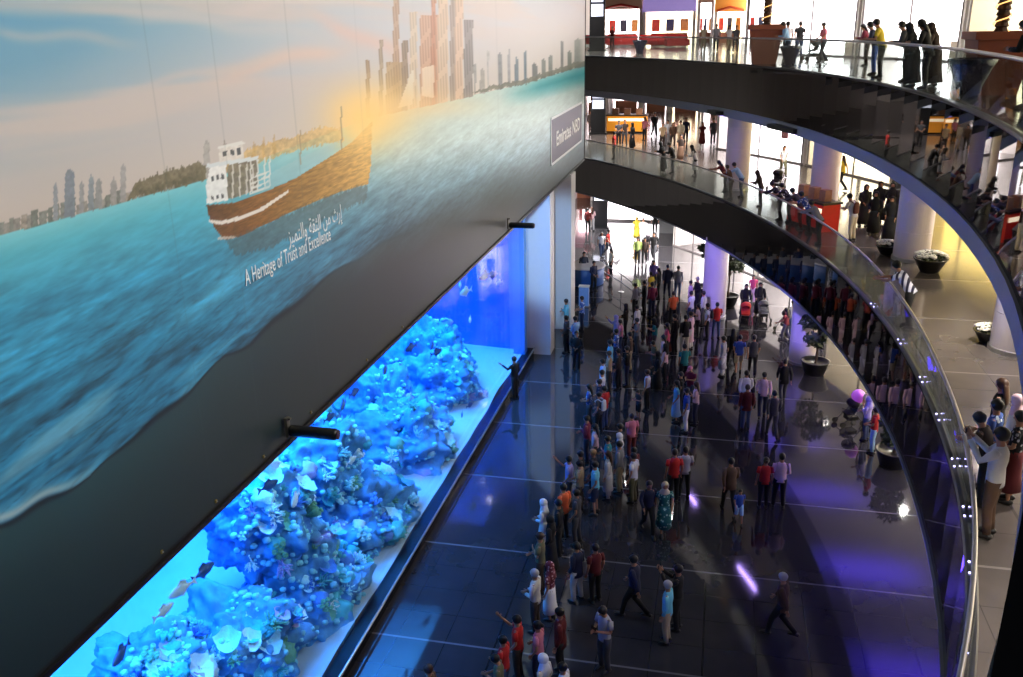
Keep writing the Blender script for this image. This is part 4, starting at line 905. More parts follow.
def stripes():
    if 'cloth_stripes' in MATS: return MATS['cloth_stripes']
    m = mat('cloth_stripes', lin(228, 228, 236), .85); nt = m.node_tree; b = nt.nodes['Principled BSDF']
    tc = nt.nodes.new('ShaderNodeTexCoord'); wv = nt.nodes.new('ShaderNodeTexWave'); wv.wave_type = 'BANDS'; wv.bands_direction = 'Y' ; wv.inputs['Scale'].default_value = 2.6
    cr = nt.nodes.new('ShaderNodeValToRGB'); cr.color_ramp.interpolation = 'CONSTANT'; cr.color_ramp.elements[0].color = (*lin(226, 226, 236), 1); cr.color_ramp.elements[1].position = .55; cr.color_ramp.elements[1].color = (*lin(36, 34, 60), 1)
    nt.links.new(tc.outputs['Object'], wv.inputs['Vector']); nt.links.new(wv.outputs['Fac'], cr.inputs[0]); nt.links.new(cr.outputs[0], b.inputs['Base Color']); return m
def prints(name, a, c2, sc=9):
    if name in MATS: return MATS[name]
    m = mat(name, lin(*a), .85); nt = m.node_tree; b = nt.nodes['Principled BSDF']
    tc = nt.nodes.new('ShaderNodeTexCoord'); vo = nt.nodes.new('ShaderNodeTexVoronoi'); vo.inputs['Scale'].default_value = sc
    cr = nt.nodes.new('ShaderNodeValToRGB'); cr.color_ramp.interpolation = 'CONSTANT'; cr.color_ramp.elements[0].color = (*lin(*c2), 1); cr.color_ramp.elements[1].position = .32; cr.color_ramp.elements[1].color = (*lin(*a), 1)
    nt.links.new(tc.outputs['Object'], vo.inputs['Vector']); nt.links.new(vo.outputs['Distance'], cr.inputs[0]); nt.links.new(cr.outputs[0], b.inputs['Base Color']); return m
def topmat(c):
    return {'stripes': stripes, 'floral': lambda: prints('cloth_teal_floral', (26, 104, 106), (170, 214, 206), 11), 'redprint': lambda: prints('cloth_red_print', (120, 46, 60), (214, 170, 176), 12), 'blueprint': lambda: prints('cloth_blue_print', (60, 90, 160), (220, 230, 240), 10), 'blackprint': lambda: prints('cloth_black_print', (30, 28, 34), (190, 186, 190), 12)}.get(c, lambda: cloth(c))()
V = Vector
# every pose: joints in metres for a figure 1.75 m tall that faces +Y
def pose(name):
    J = dict(pel=V((0, 0, .94)), spi=V((0, .01, 1.14)), che=V((0, 0, 1.34)), nek=V((0, 0, 1.48)), hed=V((0, .02, 1.56)), mid=V((0, .03, 1.635)), top=V((0, .02, 1.715)))
    for s, k in ((-1, 'l'), (1, 'r')):
        J['sh' + k] = V((s * .18, 0, 1.42)); J['el' + k] = V((s * .235, -.03, 1.15)); J['wr' + k] = V((s * .235, .05, .91)); J['hi' + k] = V((s * .09, 0, .90)); J['kn' + k] = V((s * .1, .02, .5)); J['an' + k] = V((s * .105, -.03, .085))
    def legs(lk, la, rk, ra): J['knl'], J['anl'], J['knr'], J['anr'] = V(lk), V(la), V(rk), V(ra)
    def arms(le, lw, re, rw): J['ell'], J['wrl'], J['elr'], J['wrr'] = V(le), V(lw), V(re), V(rw)
    def lean(a, ks=('spi', 'che', 'nek', 'hed', 'mid', 'top', 'shl', 'shr', 'ell', 'elr', 'wrl', 'wrr')):
        M = Matrix.Translation(J['pel']) @ Matrix.Rotation(-a, 4, 'X') @ Matrix.Translation(-J['pel'])
        for k in ks: J[k] = M @ J[k]
    def nod(a):
        M = Matrix.Translation(J['nek']) @ Matrix.Rotation(-a, 4, 'X') @ Matrix.Translation(-J['nek'])
        for k in ('hed', 'mid', 'top'): J[k] = M @ J[k]
    if name == 'stand2': legs((-.12, .04, .5), (-.15, -.02, .085), (.11, .0, .5), (.13, -.05, .085)); arms((-.25, -.06, 1.16), (-.2, .08, .93), (.24, .0, 1.15), (.16, .2, 1.02))
    elif name == 'front': arms((-.25, .02, 1.15), (-.07, .22, 1.06), (.25, .02, 1.15), (.07, .23, 1.08))
    elif name == 'folded': arms((-.25, .03, 1.15), (.06, .2, 1.2), (.25, .03, 1.16), (-.06, .22, 1.17))
    elif name == 'phone': arms((-.22, .2, 1.26), (-.07, .4, 1.5), (.22, .2, 1.26), (.07, .4, 1.5))
    elif name == 'photo1': arms((-.23, -.02, 1.15), (-.2, .12, .95), (.22, .22, 1.28), (.1, .42, 1.55))
    elif name == 'point': arms((-.3, .12, 1.3), (-.3, .38, 1.42), (.235, -.03, 1.15), (.2, .06, .92))
    elif name == 'walk': legs((-.1, .2, .52), (-.1, .28, .1), (.1, .02, .5), (.1, -.34, .15)); arms((-.24, -.12, 1.17), (-.22, -.16, .93), (.24, .06, 1.16), (.2, .24, .98)); lean(.05)
    elif name == 'walk2': legs((-.1, .0, .5), (-.1, -.3, .13), (.1, .17, .52), (.1, .22, .09)); arms((-.24, .05, 1.16), (-.2, .2, .96), (.24, -.1, 1.17), (.23, -.14, .93)); lean(.04)
    elif name == 'text': arms((-.23, .03, 1.15), (-.06, .25, 1.2), (.23, .03, 1.15), (.07, .26, 1.19)); nod(.35)
    elif name == 'lean': legs((-.1, .0, .5), (-.11, -.12, .085), (.1, .04, .5), (.12, -.02, .085)); lean(.62); J['ell'], J['wrl'], J['elr'], J['wrr'] = V((-.24, .5, 1.18)), V((-.1, .72, 1.16)), V((.24, .5, 1.18)), V((.1, .72, 1.16)); nod(-.25)
    elif name == 'leansmall': lean(.32); J['ell'], J['wrl'], J['elr'], J['wrr'] = V((-.25, .22, 1.13)), V((-.08, .42, 1.14)), V((.25, .22, 1.13)), V((.08, .42, 1.14))
    elif name == 'push': arms((-.24, .08, 1.14), (-.22, .36, 1.02), (.24, .08, 1.14), (.22, .36, 1.02)); legs((-.1, .14, .52), (-.1, .14, .085), (.1, .0, .5), (.1, -.26, .12)); lean(.08)
    elif name == 'sit': legs((-.11, .44, .97), (-.11, .42, .53), (.11, .44, .97), (.11, .46, .53)); arms((-.24, .05, 1.15), (-.12, .32, 1.04), (.24, .05, 1.15), (.12, .32, 1.04))
    return J
def skin_body(J):
    vs, rs, ed = [], [], []
    def add(p, r, frm=None):
        vs.append(V(p)); rs.append(r if isinstance(r, tuple) else (r, r))
        if frm is not None: ed.append((frm, len(vs) - 1))
        return len(vs) - 1
    p = add(J['pel'], (.125, .09)); s = add(J['spi'], (.115, .08), p); c = add(J['che'], (.105, .075), s); n = add(J['nek'], .055, c)
    h = add(J['hed'], (.062, .07), n); m = add(J['mid'], (.075, .092), h); t = add(J['top'], (.052, .065), m)
    fw = (J['top'] - J['nek']).normalized(); side = V((1, 0, 0)); fwd = fw.cross(side) * -1
    if fwd.y < 0 and abs(fwd.y) > .1: fwd = -fwd
    add(J['mid'] + fwd * .105 - fw * .02, .012, m)                                   # nose
    for sx in (-1, 1): add(J['mid'] + side * sx * .082 - fw * .01, (.012, .02), m)    # ears
    for k, sx in (('l', -1), ('r', 1)):
        sh = add(J['sh' + k], .036, c); el = add(J['el' + k], .042, sh); wr = add(J['wr' + k], .028, el)
        d = (J['wr' + k] - J['el' + k]).normalized(); a = d.cross(V((1, 0, 0)) if abs(d.x) < .8 else V((0, 1, 0))).normalized(); pal = add(J['wr' + k] + d * .06, (.03, .022), wr)
        wv = a; inn = d.cross(a).normalized() * (-sx)
        for q, (o, L) in enumerate(((-.03, .07), (-.01, .085), (.011, .08), (.03, .062))):
            b = add(J['wr' + k] + d * .1 + wv * o, .009, pal); e = add(J['wr' + k] + d * (.1 + L * .55) + wv * o * 1.1 + inn * .012, .0085, b); add(J['wr' + k] + d * (.1 + L * .9) + wv * o * 1.1 + inn * .035, .007, e)
        b = add(J['wr' + k] + d * .045 - wv * .04 + inn * .012, .01, pal); add(J['wr' + k] + d * .085 - wv * .055 + inn * .03, .008, b)
        hi = add(J['hi' + k], .085, p); kn = add(J['kn' + k], .055, hi); an = add(J['an' + k], .036, kn)
        f = V((0, 1, 0)); toe = add(J['an' + k] + V((.01 * sx, .13, -.05)), (.035, .022), an)
    me = bpy.data.meshes.new('person'); me.from_pydata([tuple(v) for v in vs], ed, [])
    o = bpy.data.objects.new('tmp', me); C.objects.link(o)
    md = o.modifiers.new('s', 'SKIN'); md.use_smooth_shade = True
    for i, r in enumerate(rs):
        sv = me.skin_vertices[0].data[i]; sv.radius = r; sv.use_root = (i == 0)
    sb = o.modifiers.new('b', 'SUBSURF'); sb.levels = 1; sb.render_levels = 1
    bpy.context.view_layer.update(); dg = bpy.context.evaluated_depsgraph_get()
    out = bpy.data.meshes.new_from_object(o.evaluated_get(dg)); out.name = 'person'; bpy.data.objects.remove(o)
    out.materials.clear()
    for mm_ in (SKIN[0], EYE, LIP): out.materials.append(mm_)
    eyes = [J['mid'] + fwd * .085 + side * sx * .034 + fw * .012 for sx in (-1, 1)]; mouth = J['mid'] + fwd * .085 - fw * .07
    for pl in out.polygons:
        if min((pl.center - e).length for e in eyes) < .017: pl.material_index = 1
        elif (pl.center - mouth).length < .02: pl.material_index = 2
        pl.use_smooth = True
    return out
BODY = {}; GAR = {}
def body(pn):
    if pn not in BODY: BODY[pn] = (pose(pn), skin_body(pose(pn)))
    return BODY[pn]
def lerp(a, b, t): return a + (b - a) * t
def garment(pn, kind):
    key = (pn, kind)
    if key in GAR: return GAR[key]
    J = body(pn)[0]; bm = BM(); X = (1, 0, 0)
    def torso(z0=-.08, k=1.0):
        up = (J['spi'] - J['pel']).normalized(); tube(bm, [J['pel'] + up * z0, J['pel'] + up * .02, J['spi'], lerp(J['spi'], J['che'], .6), J['che'] + (J['nek'] - J['che']) * .25, lerp(J['che'], J['nek'], .75), J['nek'] + (J['hed'] - J['nek']) * .05], [(.172 * k, .125 * k), (.172 * k, .125 * k), (.16 * k, .118 * k), (.178 * k, .128 * k), (.188 * k, .12 * k), (.12, .09), (.066, .066)], 14, X)
    def sleeves(f, k=1.0):
        for s in 'lr':
            a, e, w = J['sh' + s], J['el' + s], J['wr' + s]; inner = lerp(a, J['che'], .35)
            if f <= .55: tube(bm, [lerp(a, inner, .6), lerp(a, e, .06), lerp(a, e, .4), lerp(a, e, f / .55 * .72)], [.05 * k, .068 * k, .066 * k, .066 * k], 10)
            else: tube(bm, [lerp(a, inner, .6), lerp(a, e, .06), lerp(a, e, .5), e, lerp(e, w, .5), lerp(e, w, .95)], [.05 * k, .068 * k, .062 * k, .054 * k, .047 * k, .042 * k], 10)
    def legs(f, k=1.0):
        up = (J['spi'] - J['pel']).normalized(); tube(bm, [J['pel'] - up * .1, J['pel'], J['pel'] + up * .09], [(.165, .122), (.168, .124), (.16, .118)], 14, X)
        for s in 'lr':
            h, kn, an = J['hi' + s], J['kn' + s], J['an' + s]
            if f < 1: tube(bm, [h + V((0, 0, .05)), lerp(h, kn, .4), lerp(h, kn, .95), lerp(kn, an, max(f - .5, 0))], [.105, .1, .085, .085], 12)
            else: tube(bm, [h + V((0, 0, .05)), lerp(h, kn, .4), kn, lerp(kn, an, .5), lerp(kn, an, .97)], [.106 * k, .097 * k, .074 * k, .066 * k, .06 * k], 12)
    def skirt(top, zb, r0, r1, cut=False):
        mid = (J['knl'] + J['knr']) / 2; bot = (J['anl'] + J['anr']) / 2; sp = max((J['anl'] - J['anr']).length * .5, .12)
        pts = [top, lerp(top, mid, .35), lerp(top, mid, .95)]; rad = [(r0, r0 * .74), (r0 * 1.12, r0 * .85), (lerp(r0, r1, .7), max(lerp(r0, r1, .7) * .8, sp * .7))]
        if zb > 0: pts.append(lerp(mid, bot, zb)); rad.append((r1, max(r1 * .85, sp * .95)))
        tube(bm, pts, rad, 16, X)
    if kind == 'tee': torso(); sleeves(.5)
    elif kind == 'shirt': torso(); sleeves(1)
    elif kind == 'vest': torso(-.05, .96)
    elif kind == 'jacket': torso(-.16, 1.08); sleeves(1, 1.12)
    elif kind == 'trousers': legs(1)
    elif kind == 'loose': legs(1, 1.25)
    elif kind == 'shorts': legs(.55)
    elif kind == 'skirt': skirt(J['pel'] + V((0, 0, .1)), .55, .165, .24)
    elif kind == 'kurta': torso(); sleeves(1, 1.08); skirt(J['pel'] + V((0, 0, .02)), .35, .175, .21)
    elif kind == 'dress': torso(); sleeves(.5); skirt(J['pel'] + V((0, 0, .02)), .5, .175, .25)
    elif kind == 'robe': torso(-.08, 1.06); sleeves(1, 1.3); skirt(J['pel'] + V((0, 0, .04)), .93, .19, .27)
    GAR[key] = mesh_of(kind, bm, True); return GAR[key]
def headgear(pn, kind):
    key = (pn, 'H' + kind)
    if key in GAR: return GAR[key]
    J = body(pn)[0]; bm = BM(); fw = (J['top'] - J['nek']).normalized(); side = V((1, 0, 0)); fwd = -fw.cross(side)
    if fwd.y < 0 and abs(fwd.y) > .1: fwd = -fwd
    M = Matrix((side, fwd, fw)).transposed().to_4x4(); M.translation = J['mid']
    q = random.Random(1)
    def cap(r, sc, cut_c, cut_n, c=(0, -.012, .018), nz=.05):
        b2 = BM(); ball(b2, c, r, 3, sc, nz, 3.0); bmesh.ops.bisect_plane(b2, geom=b2.verts[:] + b2.edges[:] + b2.faces[:], plane_co=cut_c, plane_no=cut_n, clear_outer=True)
        mp = {v: bm.verts.new(v.co) for v in b2.verts}
        for f in b2.faces: bm.faces.new([mp[v] for v in f.verts])
        b2.free()
    if kind == 'short': cap(.112, (.86, 1.02, 1.0), (0, .045, .0), (0, .82, -.57))
    elif kind == 'long':
        cap(.116, (.9, 1.02, 1.02), (0, .045, .0), (0, .85, -.52)); tube(bm, [(0, -.05, .06), (0, -.075, -.05), (0, -.1, -.2), (0, -.1, -.36), (0, -.09, -.42)], [(.085, .06), (.105, .06), (.115, .05), (.09, .04), (.04, .02)], 12)
    elif kind == 'bun': cap(.114, (.88, 1.02, 1.0), (0, .045, .0), (0, .82, -.57)); ball(bm, (0, -.135, .02), .05, 2)
    elif kind == 'hijab':
        cap(.128, (.88, 1.02, 1.06), (0, .07, -.02), (0, .95, -.1)); tube(bm, [(0, -.04, -.04), (0, -.02, -.12), (0, -.015, -.2), (0, -.02, -.34)], [(.1, .1), (.095, .1), (.16, .12), (.2, .14)], 14)
    elif kind == 'cap':
        cap(.118, (.86, 1.02, .95), (0, 0, .02), (0, 0, -1)); tube(bm, [(0, .08, .035), (0, .17, .025)], [(.075, .008), (.05, .006)], 10)
    bm.transform(M); GAR[key] = mesh_of('hair', bm, True); return GAR[key]
def shoe(pn, s):
    key = (pn, 'shoe' + s)
    if key not in GAR:
        a = body(pn)[0]['an' + s]; bm = BM(); z = a.z - .085
        tube(bm, [V((a.x, a.y - .075, z + .04)), V((a.x, a.y - .06, z + .05)), V((a.x, a.y + .03, z + .06)), V((a.x, a.y + .13, z + .035)), V((a.x, a.y + .195, z + .02))], [(.03, .03), (.042, .048), (.046, .056), (.046, .034), (.022, .018)], 10, (1, 0, 0))
        for v in bm.verts: v.co.z = max(v.co.z, z)
        GAR[key] = mesh_of('shoe', bm, True)
    return GAR[key]
FLZ = (0.0, Z1, Z2)
CROWD = ([], [], []); HELD = []
def person(px, py, fl, pn, deg, top, bot, hair, label, h=1.72, sk=0, nudge=None):
    """px, py: crown of the head in the photo; deg: 0 faces away down the hall, 90 faces the tank"""
    J, me = body(pn); s = h / 1.75; zt = (J['top'].z + .035) * s
    p = at(px, py, FLZ[fl] + zt)
    a = math.radians(deg); ct = J['top'] * s
    if fl == 2: p = at(px, py, Z2); ct = ct * .3
    p.z = FLZ[fl]
    p.x -= ct.x * math.cos(a) - ct.y * math.sin(a); p.y -= ct.x * math.sin(a) + ct.y * math.cos(a)
    if nudge: p += V(nudge)
    o = bpy.data.objects.new('person', me); C.objects.link(o); o.location = p; o.rotation_euler = (0, 0, a); o.scale = (s, s, s)
    tag(o, label, 'person')
    if sk: o.material_slots[0].link = 'OBJECT'; o.material_slots[0].material = SKIN[sk]
    for spec in (top, bot):
        if not spec: continue
        k, c = spec.split(':'); obj({'loose': 'trousers', 'vest': 'sleeveless_top', 'tee': 'tee_shirt'}.get(k, k), garment(pn, k), topmat(c), o)
    hk, hc = hair.split(':')
    obj('hair' if hk in ('short', 'long', 'bun') else {'hijab': 'headscarf', 'cap': 'cap'}[hk], headgear(pn, hk), HAIRC[hc] if hc in HAIRC else topmat(hc), o)
    if not (top or '').startswith('robe'):
        for sd in 'lr': obj('shoe', shoe(pn, sd), SHOEM, o)
    else:
        for sd in 'lr': obj('shoe', shoe(pn, sd), SHOEM, o)
    CROWD[fl].append((o, 1.0 if 'lean' not in pn else 1.15)); return o, J, s
SHOEM = mat('shoe_dark', lin(34, 30, 30), .5)
def hold(o, J, s, name, label, cat, bm, m, extra=None):
    """a thing held or carried: built in the bearer's frame, placed top-level"""
    t = bpy.data.objects.new(name, mesh_of(name, bm, False)); C.objects.link(t); t.location = o.location; t.rotation_euler = o.rotation_euler; t.scale = o.scale; t.data.materials.append(m); tag(t, label, cat); HELD.append((t, o)); return t
def phone_for(rec, label):
    o, J, s = rec; c = (J['wrl'] + J['wrr']) / 2 + V((0, .07, .1)); bm = BM(); box(bm, c, (.15, .012, .08)); box(bm, c + V((.05, .01, .022)), (.02, .008, .02))
    hold(o, J, s, 'phone', label, 'phone', bm, mat('phone_black', lin(24, 24, 28), .25))
def bag_for(rec, label, col, back=True):
    o, J, s = rec; bm = BM(); c = J['che'] + V((0, -.2, -.08)) if back else J['hir'] + V((.16, 0, .0))
    tube(bm, [c + V((0, 0, -.22)), c + V((0, 0, -.2)), c, c + V((0, 0, .16)), c + V((0, 0, .2))], [(.1, .05), (.15, .085), (.15, .08), (.13, .06), (.08, .03)] if back else [(.04, .1), (.05, .16), (.045, .15), (.035, .12), (.02, .06)], 12, (1, 0, 0))
    if back:
        for sx in (-.11, .11): tube(bm, [c + V((sx, .05, .16)), J['che'] + V((sx, .0, .15)), J['che'] + V((sx, .14, .05)), c + V((sx, .1, -.18))], .018, 6)
    else: tube(bm, [c + V((0, -.1, .18)), lerp(c, J['shr'], .6) + V((.03, -.05, 0)), J['shr'] + V((-.02, 0, .08)), lerp(c, J['shr'], .6) + V((.03, .1, 0)), c + V((0, .1, .18))], .012, 6)
    hold(o, J, s, 'backpack' if back else 'shoulder_bag', label, 'bag', bm, mat('bag_%d_%d_%d' % col, lin(*col), .6))
# ------------------------------------------------------------------ the crowd, read off the photograph one by one
P = person
# --- lower hall, far end
P(588, 208, 0, 'stand', 0, 'shirt:dred', 'trousers:black', 'short:k', 'person in dark red just left of the lower black directory post')
P(592, 207, 0, 'stand2', 20, 'shirt:lpink', 'trousers:lgrey', 'long:b', 'person in pale pink in front of the lower black directory post')
P(609, 229.5, 0, 'walk', 250, 'tee:red', 'trousers:dgrey', 'short:k', 'red-shirted person striding at the far end of the lower hall')
P(602, 232, 0, 'walk2', 200, 'tee:white', 'trousers:denim', 'long:k', 'woman in a white top beside the striding red-shirted person', 1.62)
P(611, 248.5, 0, 'stand', 120, 'tee:beige', 'trousers:black', 'long:k', 'woman in beige top and black trousers behind the thin steel barrier', 1.62)
P(584, 252, 0, 'stand', 200, 'shirt:dgrey', 'trousers:black', 'short:k', 'dark grey figure behind the blue counter, next to the pillar')
P(594, 261, 0, 'stand2', 230, 'shirt:navy', 'trousers:black', 'short:k', 'navy figure right of the dark grey one behind the blue counter')
P(637, 217, 0, 'walk', 190, 'dress:yellow', None, 'hijab:yellow', 'person in a long yellow dress before the glowing shop wall', 1.62)
P(643.5, 218, 0, 'walk2', 180, 'kurta:white', 'trousers:white', 'short:k', 'person in a white kurta right of the yellow dress', 1.74)
P(638, 237, 0, 'walk', 185, 'shirt:lime', 'trousers:black', 'short:k', 'person in a pale green shirt walking in front of the long yellow dress')
P(645, 237.5, 0, 'walk2', 180, 'jacket:dbrown', 'trousers:black', 'long:k', 'dark brown jacketed walker right of the pale green shirt', 1.66)
P(654, 232, 0, 'walk', 175, 'jacket:black', 'trousers:dgrey', 'short:k', 'man in an open black jacket walking alone at the far end', 1.8)
P(655.5, 209, 0, 'stand', 180, 'shirt:black', 'trousers:black', 'short:k', 'dark figure standing by the grey hall pier')
P(654, 260.5, 0, 'walk2', 180, 'shirt:violet', 'trousers:black', 'long:k', 'woman in violet walking behind the back of the crowd', 1.62)
P(651, 272, 0, 'stand', 60, 'tee:yellow', 'trousers:dgrey', 'short:k', 'person in a yellow top at the back of the crowd', 1.66)
P(659, 268.5, 0, 'stand2', 100, 'shirt:dgrey', 'trousers:black', 'long:k', 'black-haired person right of the yellow top at the back of the crowd', 1.66)
P(668, 264.5, 0, 'walk', 10, 'jacket:navy', 'trousers:navy', 'short:k', 'man in a navy suit walking away behind the crowd', 1.8)
P(678.6, 265.7, 0, 'walk2', 0, 'shirt:grey', 'trousers:denim', 'short:k', 'man in a grey shirt and jeans right of the navy suit', 1.76)
# --- by the tank pillars
P(566, 299, 0, 'folded', 100, 'shirt:cyan', 'trousers:dgrey', 'short:k', 'cyan-shirted person at the foot of the second pillar, next to the tank')
P(573.5, 294, 0, 'front', 95, 'tee:blueprint', 'trousers:navy', 'short:k', 'person in a patterned blue shirt by the second pillar', nudge=(.45, -.3, 0))
P(568, 316, 0, 'stand2', 80, 'shirt:dgrey', 'trousers:black', 'short:k', 'dark-clothed person half behind the pale blue shirt by the pillars')
P(573.5, 316, 0, 'folded', 60, 'shirt:lblue', 'trousers:navy', 'short:k', 'man in a pale blue shirt in front of the second pillar', 1.76)
rec = P(576.5, 331, 0, 'front', 180, 'jacket:black', 'trousers:black', 'short:k', 'guard in a black suit with white shirt front facing the hall near the pillars', 1.78)
rec = P(514, 356.5, 0, 'point', 70, 'shirt:black', 'trousers:black', 'short:k', 'black silhouette with a raised hand standing alone against the tank glass', 1.76)
# --- upper block of the crowd
P(635.5, 283, 0, 'stand', 60, 'shirt:grey', 'trousers:black', 'short:k', 'grey-blue shirted man at the back left of the crowd')
P(644.5, 280.5, 0, 'stand2', 90, 'shirt:black', 'trousers:black', 'short:k', 'man all in black between the grey-blue and maroon shirts at the back')
P(652.5, 282, 0, 'stand', 40, 'shirt:maroon', 'trousers:navy', 'short:k', 'tall man in a maroon shirt at the back of the crowd', 1.82)
P(673.7, 291.5, 0, 'stand2', 30, 'tee:orange', 'trousers:black', 'short:k', 'orange-red tee shirted man behind the two black-clad men')
P(690.8, 280.6, 0, 'stand', 100, 'tee:lpink', 'trousers:dgrey', 'short:k', 'person in a pinkish top beside the white-haired man', 1.66)
P(698, 277, 0, 'front', 120, 'jacket:black', 'trousers:black', 'short:g', 'white-haired man in a black jacket at the back right of the crowd', 1.78)
P(691.5, 291, 0, 'stand2', 60, 'tee:white', 'trousers:denim', 'short:k', 'man in a white tee with dark hair in front of the white-haired man')
P(703.7, 291, 0, 'stand', 70, 'shirt:lgrey', 'trousers:dgrey', 'short:k', 'man in a light grey shirt right of the white tee, back right of the crowd')
P(699.7, 304, 0, 'folded', 90, 'tee:lpink', 'trousers:black', 'long:k', 'woman in a pale pink top left of the dark backpack', 1.62)
rec = P(707.5, 303, 0, 'stand', 90, 'tee:white', 'trousers:black', 'short:k', 'person in white wearing a dark backpack beside the red tee'); bag_for(rec, 'dark backpack on the person in white beside the red tee', (26, 28, 48))
P(716.7, 302.5, 0, 'stand2', 20, 'tee:red', 'trousers:denim', 'short:k', 'man in a bright red tee at the crowd\'s right end, by the violet column')
P(625.8, 304, 0, 'front', 95, 'shirt:dbrown', 'trousers:black', 'hijab:dbrown', 'person in dark brown with covered head at the left of the upper crowd', 1.62)
P(637, 305, 0, 'stand', 70, 'shirt:white', 'trousers:black', 'short:k', 'white-shirted man in the middle of the upper crowd')
P(616, 315.5, 0, 'photo1', 95, 'shirt:lav', 'trousers:dgrey', 'hijab:lav', 'person in lavender with covered head, left edge of the upper crowd', 1.62)
P(620.5, 319.5, 0, 'stand', 90, 'tee:pink', 'trousers:denim', 'short:k', 'person in a pink tee next to the lavender headscarf', 1.62)
P(637, 318, 0, 'folded', 100, 'tee:grey', 'trousers:dgrey', 'short:k', 'grey tee shirted man in front of the white shirt, upper crowd')
P(653.4, 318.5, 0, 'text', 90, 'tee:teal', 'trousers:dgrey', 'hijab:black', 'person in teal with a black headscarf, middle of the upper crowd', 1.62)
P(667.5, 323, 0, 'stand2', 80, 'tee:hpink', 'trousers:black', 'long:k', 'woman in a hot pink top left of the tall black-clad pair', 1.64)
P(663.5, 335, 0, 'stand', 90, 'tee:lpink', 'skirt:offwhite', 'long:k', 'woman in a pale skirt before the hot pink top', 1.58)
P(677, 314, 0, 'stand', 60, 'shirt:black', 'trousers:black', 'short:k', 'tall man all in black, left of the tall pair in the upper crowd', 1.82)
P(684, 315, 0, 'stand2', 30, 'jacket:black', 'trousers:beige', 'short:k', 'man in a black jacket and pale trousers, right of the tall man in black', 1.78)
P(691, 311.5, 0, 'stand', 70, 'kurta:lpink', 'loose:offwhite', 'short:k', 'person in a long pale pink kurta beside the tall pair', 1.76)
P(616.3, 329, 0, 'folded', 90, 'tee:blueprint', 'trousers:navy', 'short:k', 'person in patterned blue below the pink tee, left edge of the crowd', 1.66)
P(610, 340, 0, 'stand', 95, 'shirt:cyan', 'trousers:navy', 'short:k', 'cyan-white shirted man at the tank side of the crowd', 1.74)
P(609, 351, 0, 'front', 95, 'shirt:tan', 'trousers:dbrown', 'short:b', 'man in a tan shirt below the cyan shirt at the tank side', 1.72)
P(618.5, 348.5, 0, 'stand2', 85, 'shirt:dbrown', 'trousers:black', 'short:k', 'dark brown shirted man right of the tan shirt')
P(630, 332, 0, 'stand', 95, 'shirt:brown', 'trousers:khaki', 'short:k', 'brown shirted man with khaki trousers in the middle of the crowd')
P(627, 346, 0, 'folded', 95, 'shirt:black', 'trousers:navy', 'short:k', 'man in black below the brown shirt with khaki trousers')
P(652.6, 341, 0, 'text', 110, 'tee:olive', 'trousers:brown', 'short:k', 'person in olive with a bent head behind the white and black pair', 1.66)
P(665.6, 344, 0, 'stand', 80, 'tee:lpink', 'trousers:black', 'hijab:black', 'woman with a black headscarf and pale pink top, lower right of the pale skirt', 1.62)
P(658, 352, 0, 'stand2', 90, 'robe:black', None, 'hijab:black', 'woman in a black robe left of the pale pink top', 1.6)
P(685, 344, 0, 'stand2', 30, 'tee:teal', 'trousers:black', 'short:k', 'man in a dark teal tee near the violet floor light', 1.74)
P(690, 366.5, 0, 'text', 150, 'tee:maroon', 'trousers:dgrey', 'cap:pink', 'person in maroon with a pinkish cap above the blue and white pair', 1.62)
P(681, 372, 0, 'front', 100, 'tee:black', 'trousers:black', 'short:k', 'person in black left of the pinkish cap', 1.66)
# --- open floor to the right
rec = P(746.6, 284.5, 0, 'push', 185, 'robe:black', None, 'hijab:black', 'woman in a black robe pushing the red pushchair', 1.66)
rec = P(761, 283, 0, 'push', 185, 'robe:black', None, 'hijab:black', 'woman in a black robe pushing the grey pushchair', 1.66)
P(754, 275, 0, 'walk', 180, 'tee:hpink', 'trousers:lpink', 'long:k', 'girl in pink walking behind the two women with pushchairs', 1.5)
P(793.7, 300, 0, 'stand', 60, 'shirt:grey', 'trousers:denim', 'short:k', 'man in a grey-blue shirt left of the lower hall column by the bushy tree', 1.76)
P(786.5, 308, 0, 'push', 60, 'tee:dred', 'trousers:dgrey', 'long:k', 'woman in dark red with the dark pushchair near the column', 1.6)
P(823.5, 314, 0, 'stand', 200, 'tee:brown', 'trousers:dbrown', 'long:k', 'person in brown behind the short bushy tree, warm light on them', 1.62)
P(724, 336, 0, 'stand', 80, 'kurta:lgrey', 'loose:white', 'short:k', 'man in a pale kurta and white trousers standing in the open floor', 1.76)
P(733.6, 328.5, 0, 'walk', 10, 'shirt:black', 'trousers:black', 'long:k', 'woman in tight black behind the blue shirt', 1.7)
P(740.5, 335, 0, 'walk2', 0, 'tee:blue', 'shorts:khaki', 'short:k', 'person in a bright blue tee and shorts walking away', 1.68)
P(754.7, 335, 0, 'walk', 0, 'tee:dgrey', 'trousers:black', 'short:k', 'man in a dark grey tee and black trousers walking away alone', 1.78)
P(785.6, 359, 0, 'walk2', 10, 'jacket:black', 'trousers:dgrey', 'short:k', 'man in a black jacket walking near the foot of the column', 1.76)
P(747, 370.5, 0, 'walk', 5, 'shirt:white', 'trousers:denim', 'short:k', 'white-shirted man just beyond the dark red jacket', 1.74)
P(765, 372, 0, 'walk2', 0, 'shirt:lpink', 'trousers:navy', 'short:k', 'man in a pale pink shirt and navy trousers walking away', 1.78)
P(748, 384.6, 0, 'stand', 10, 'jacket:dred', 'trousers:denim', 'short:k', 'man in a dark red jacket and jeans in the open floor', 1.74)
P(775, 390.5, 0, 'walk', 10, 'shirt:dgrey', 'trousers:dgrey', 'short:k', 'man in a dark blue-grey shirt behind the pale pink shirt', 1.76)
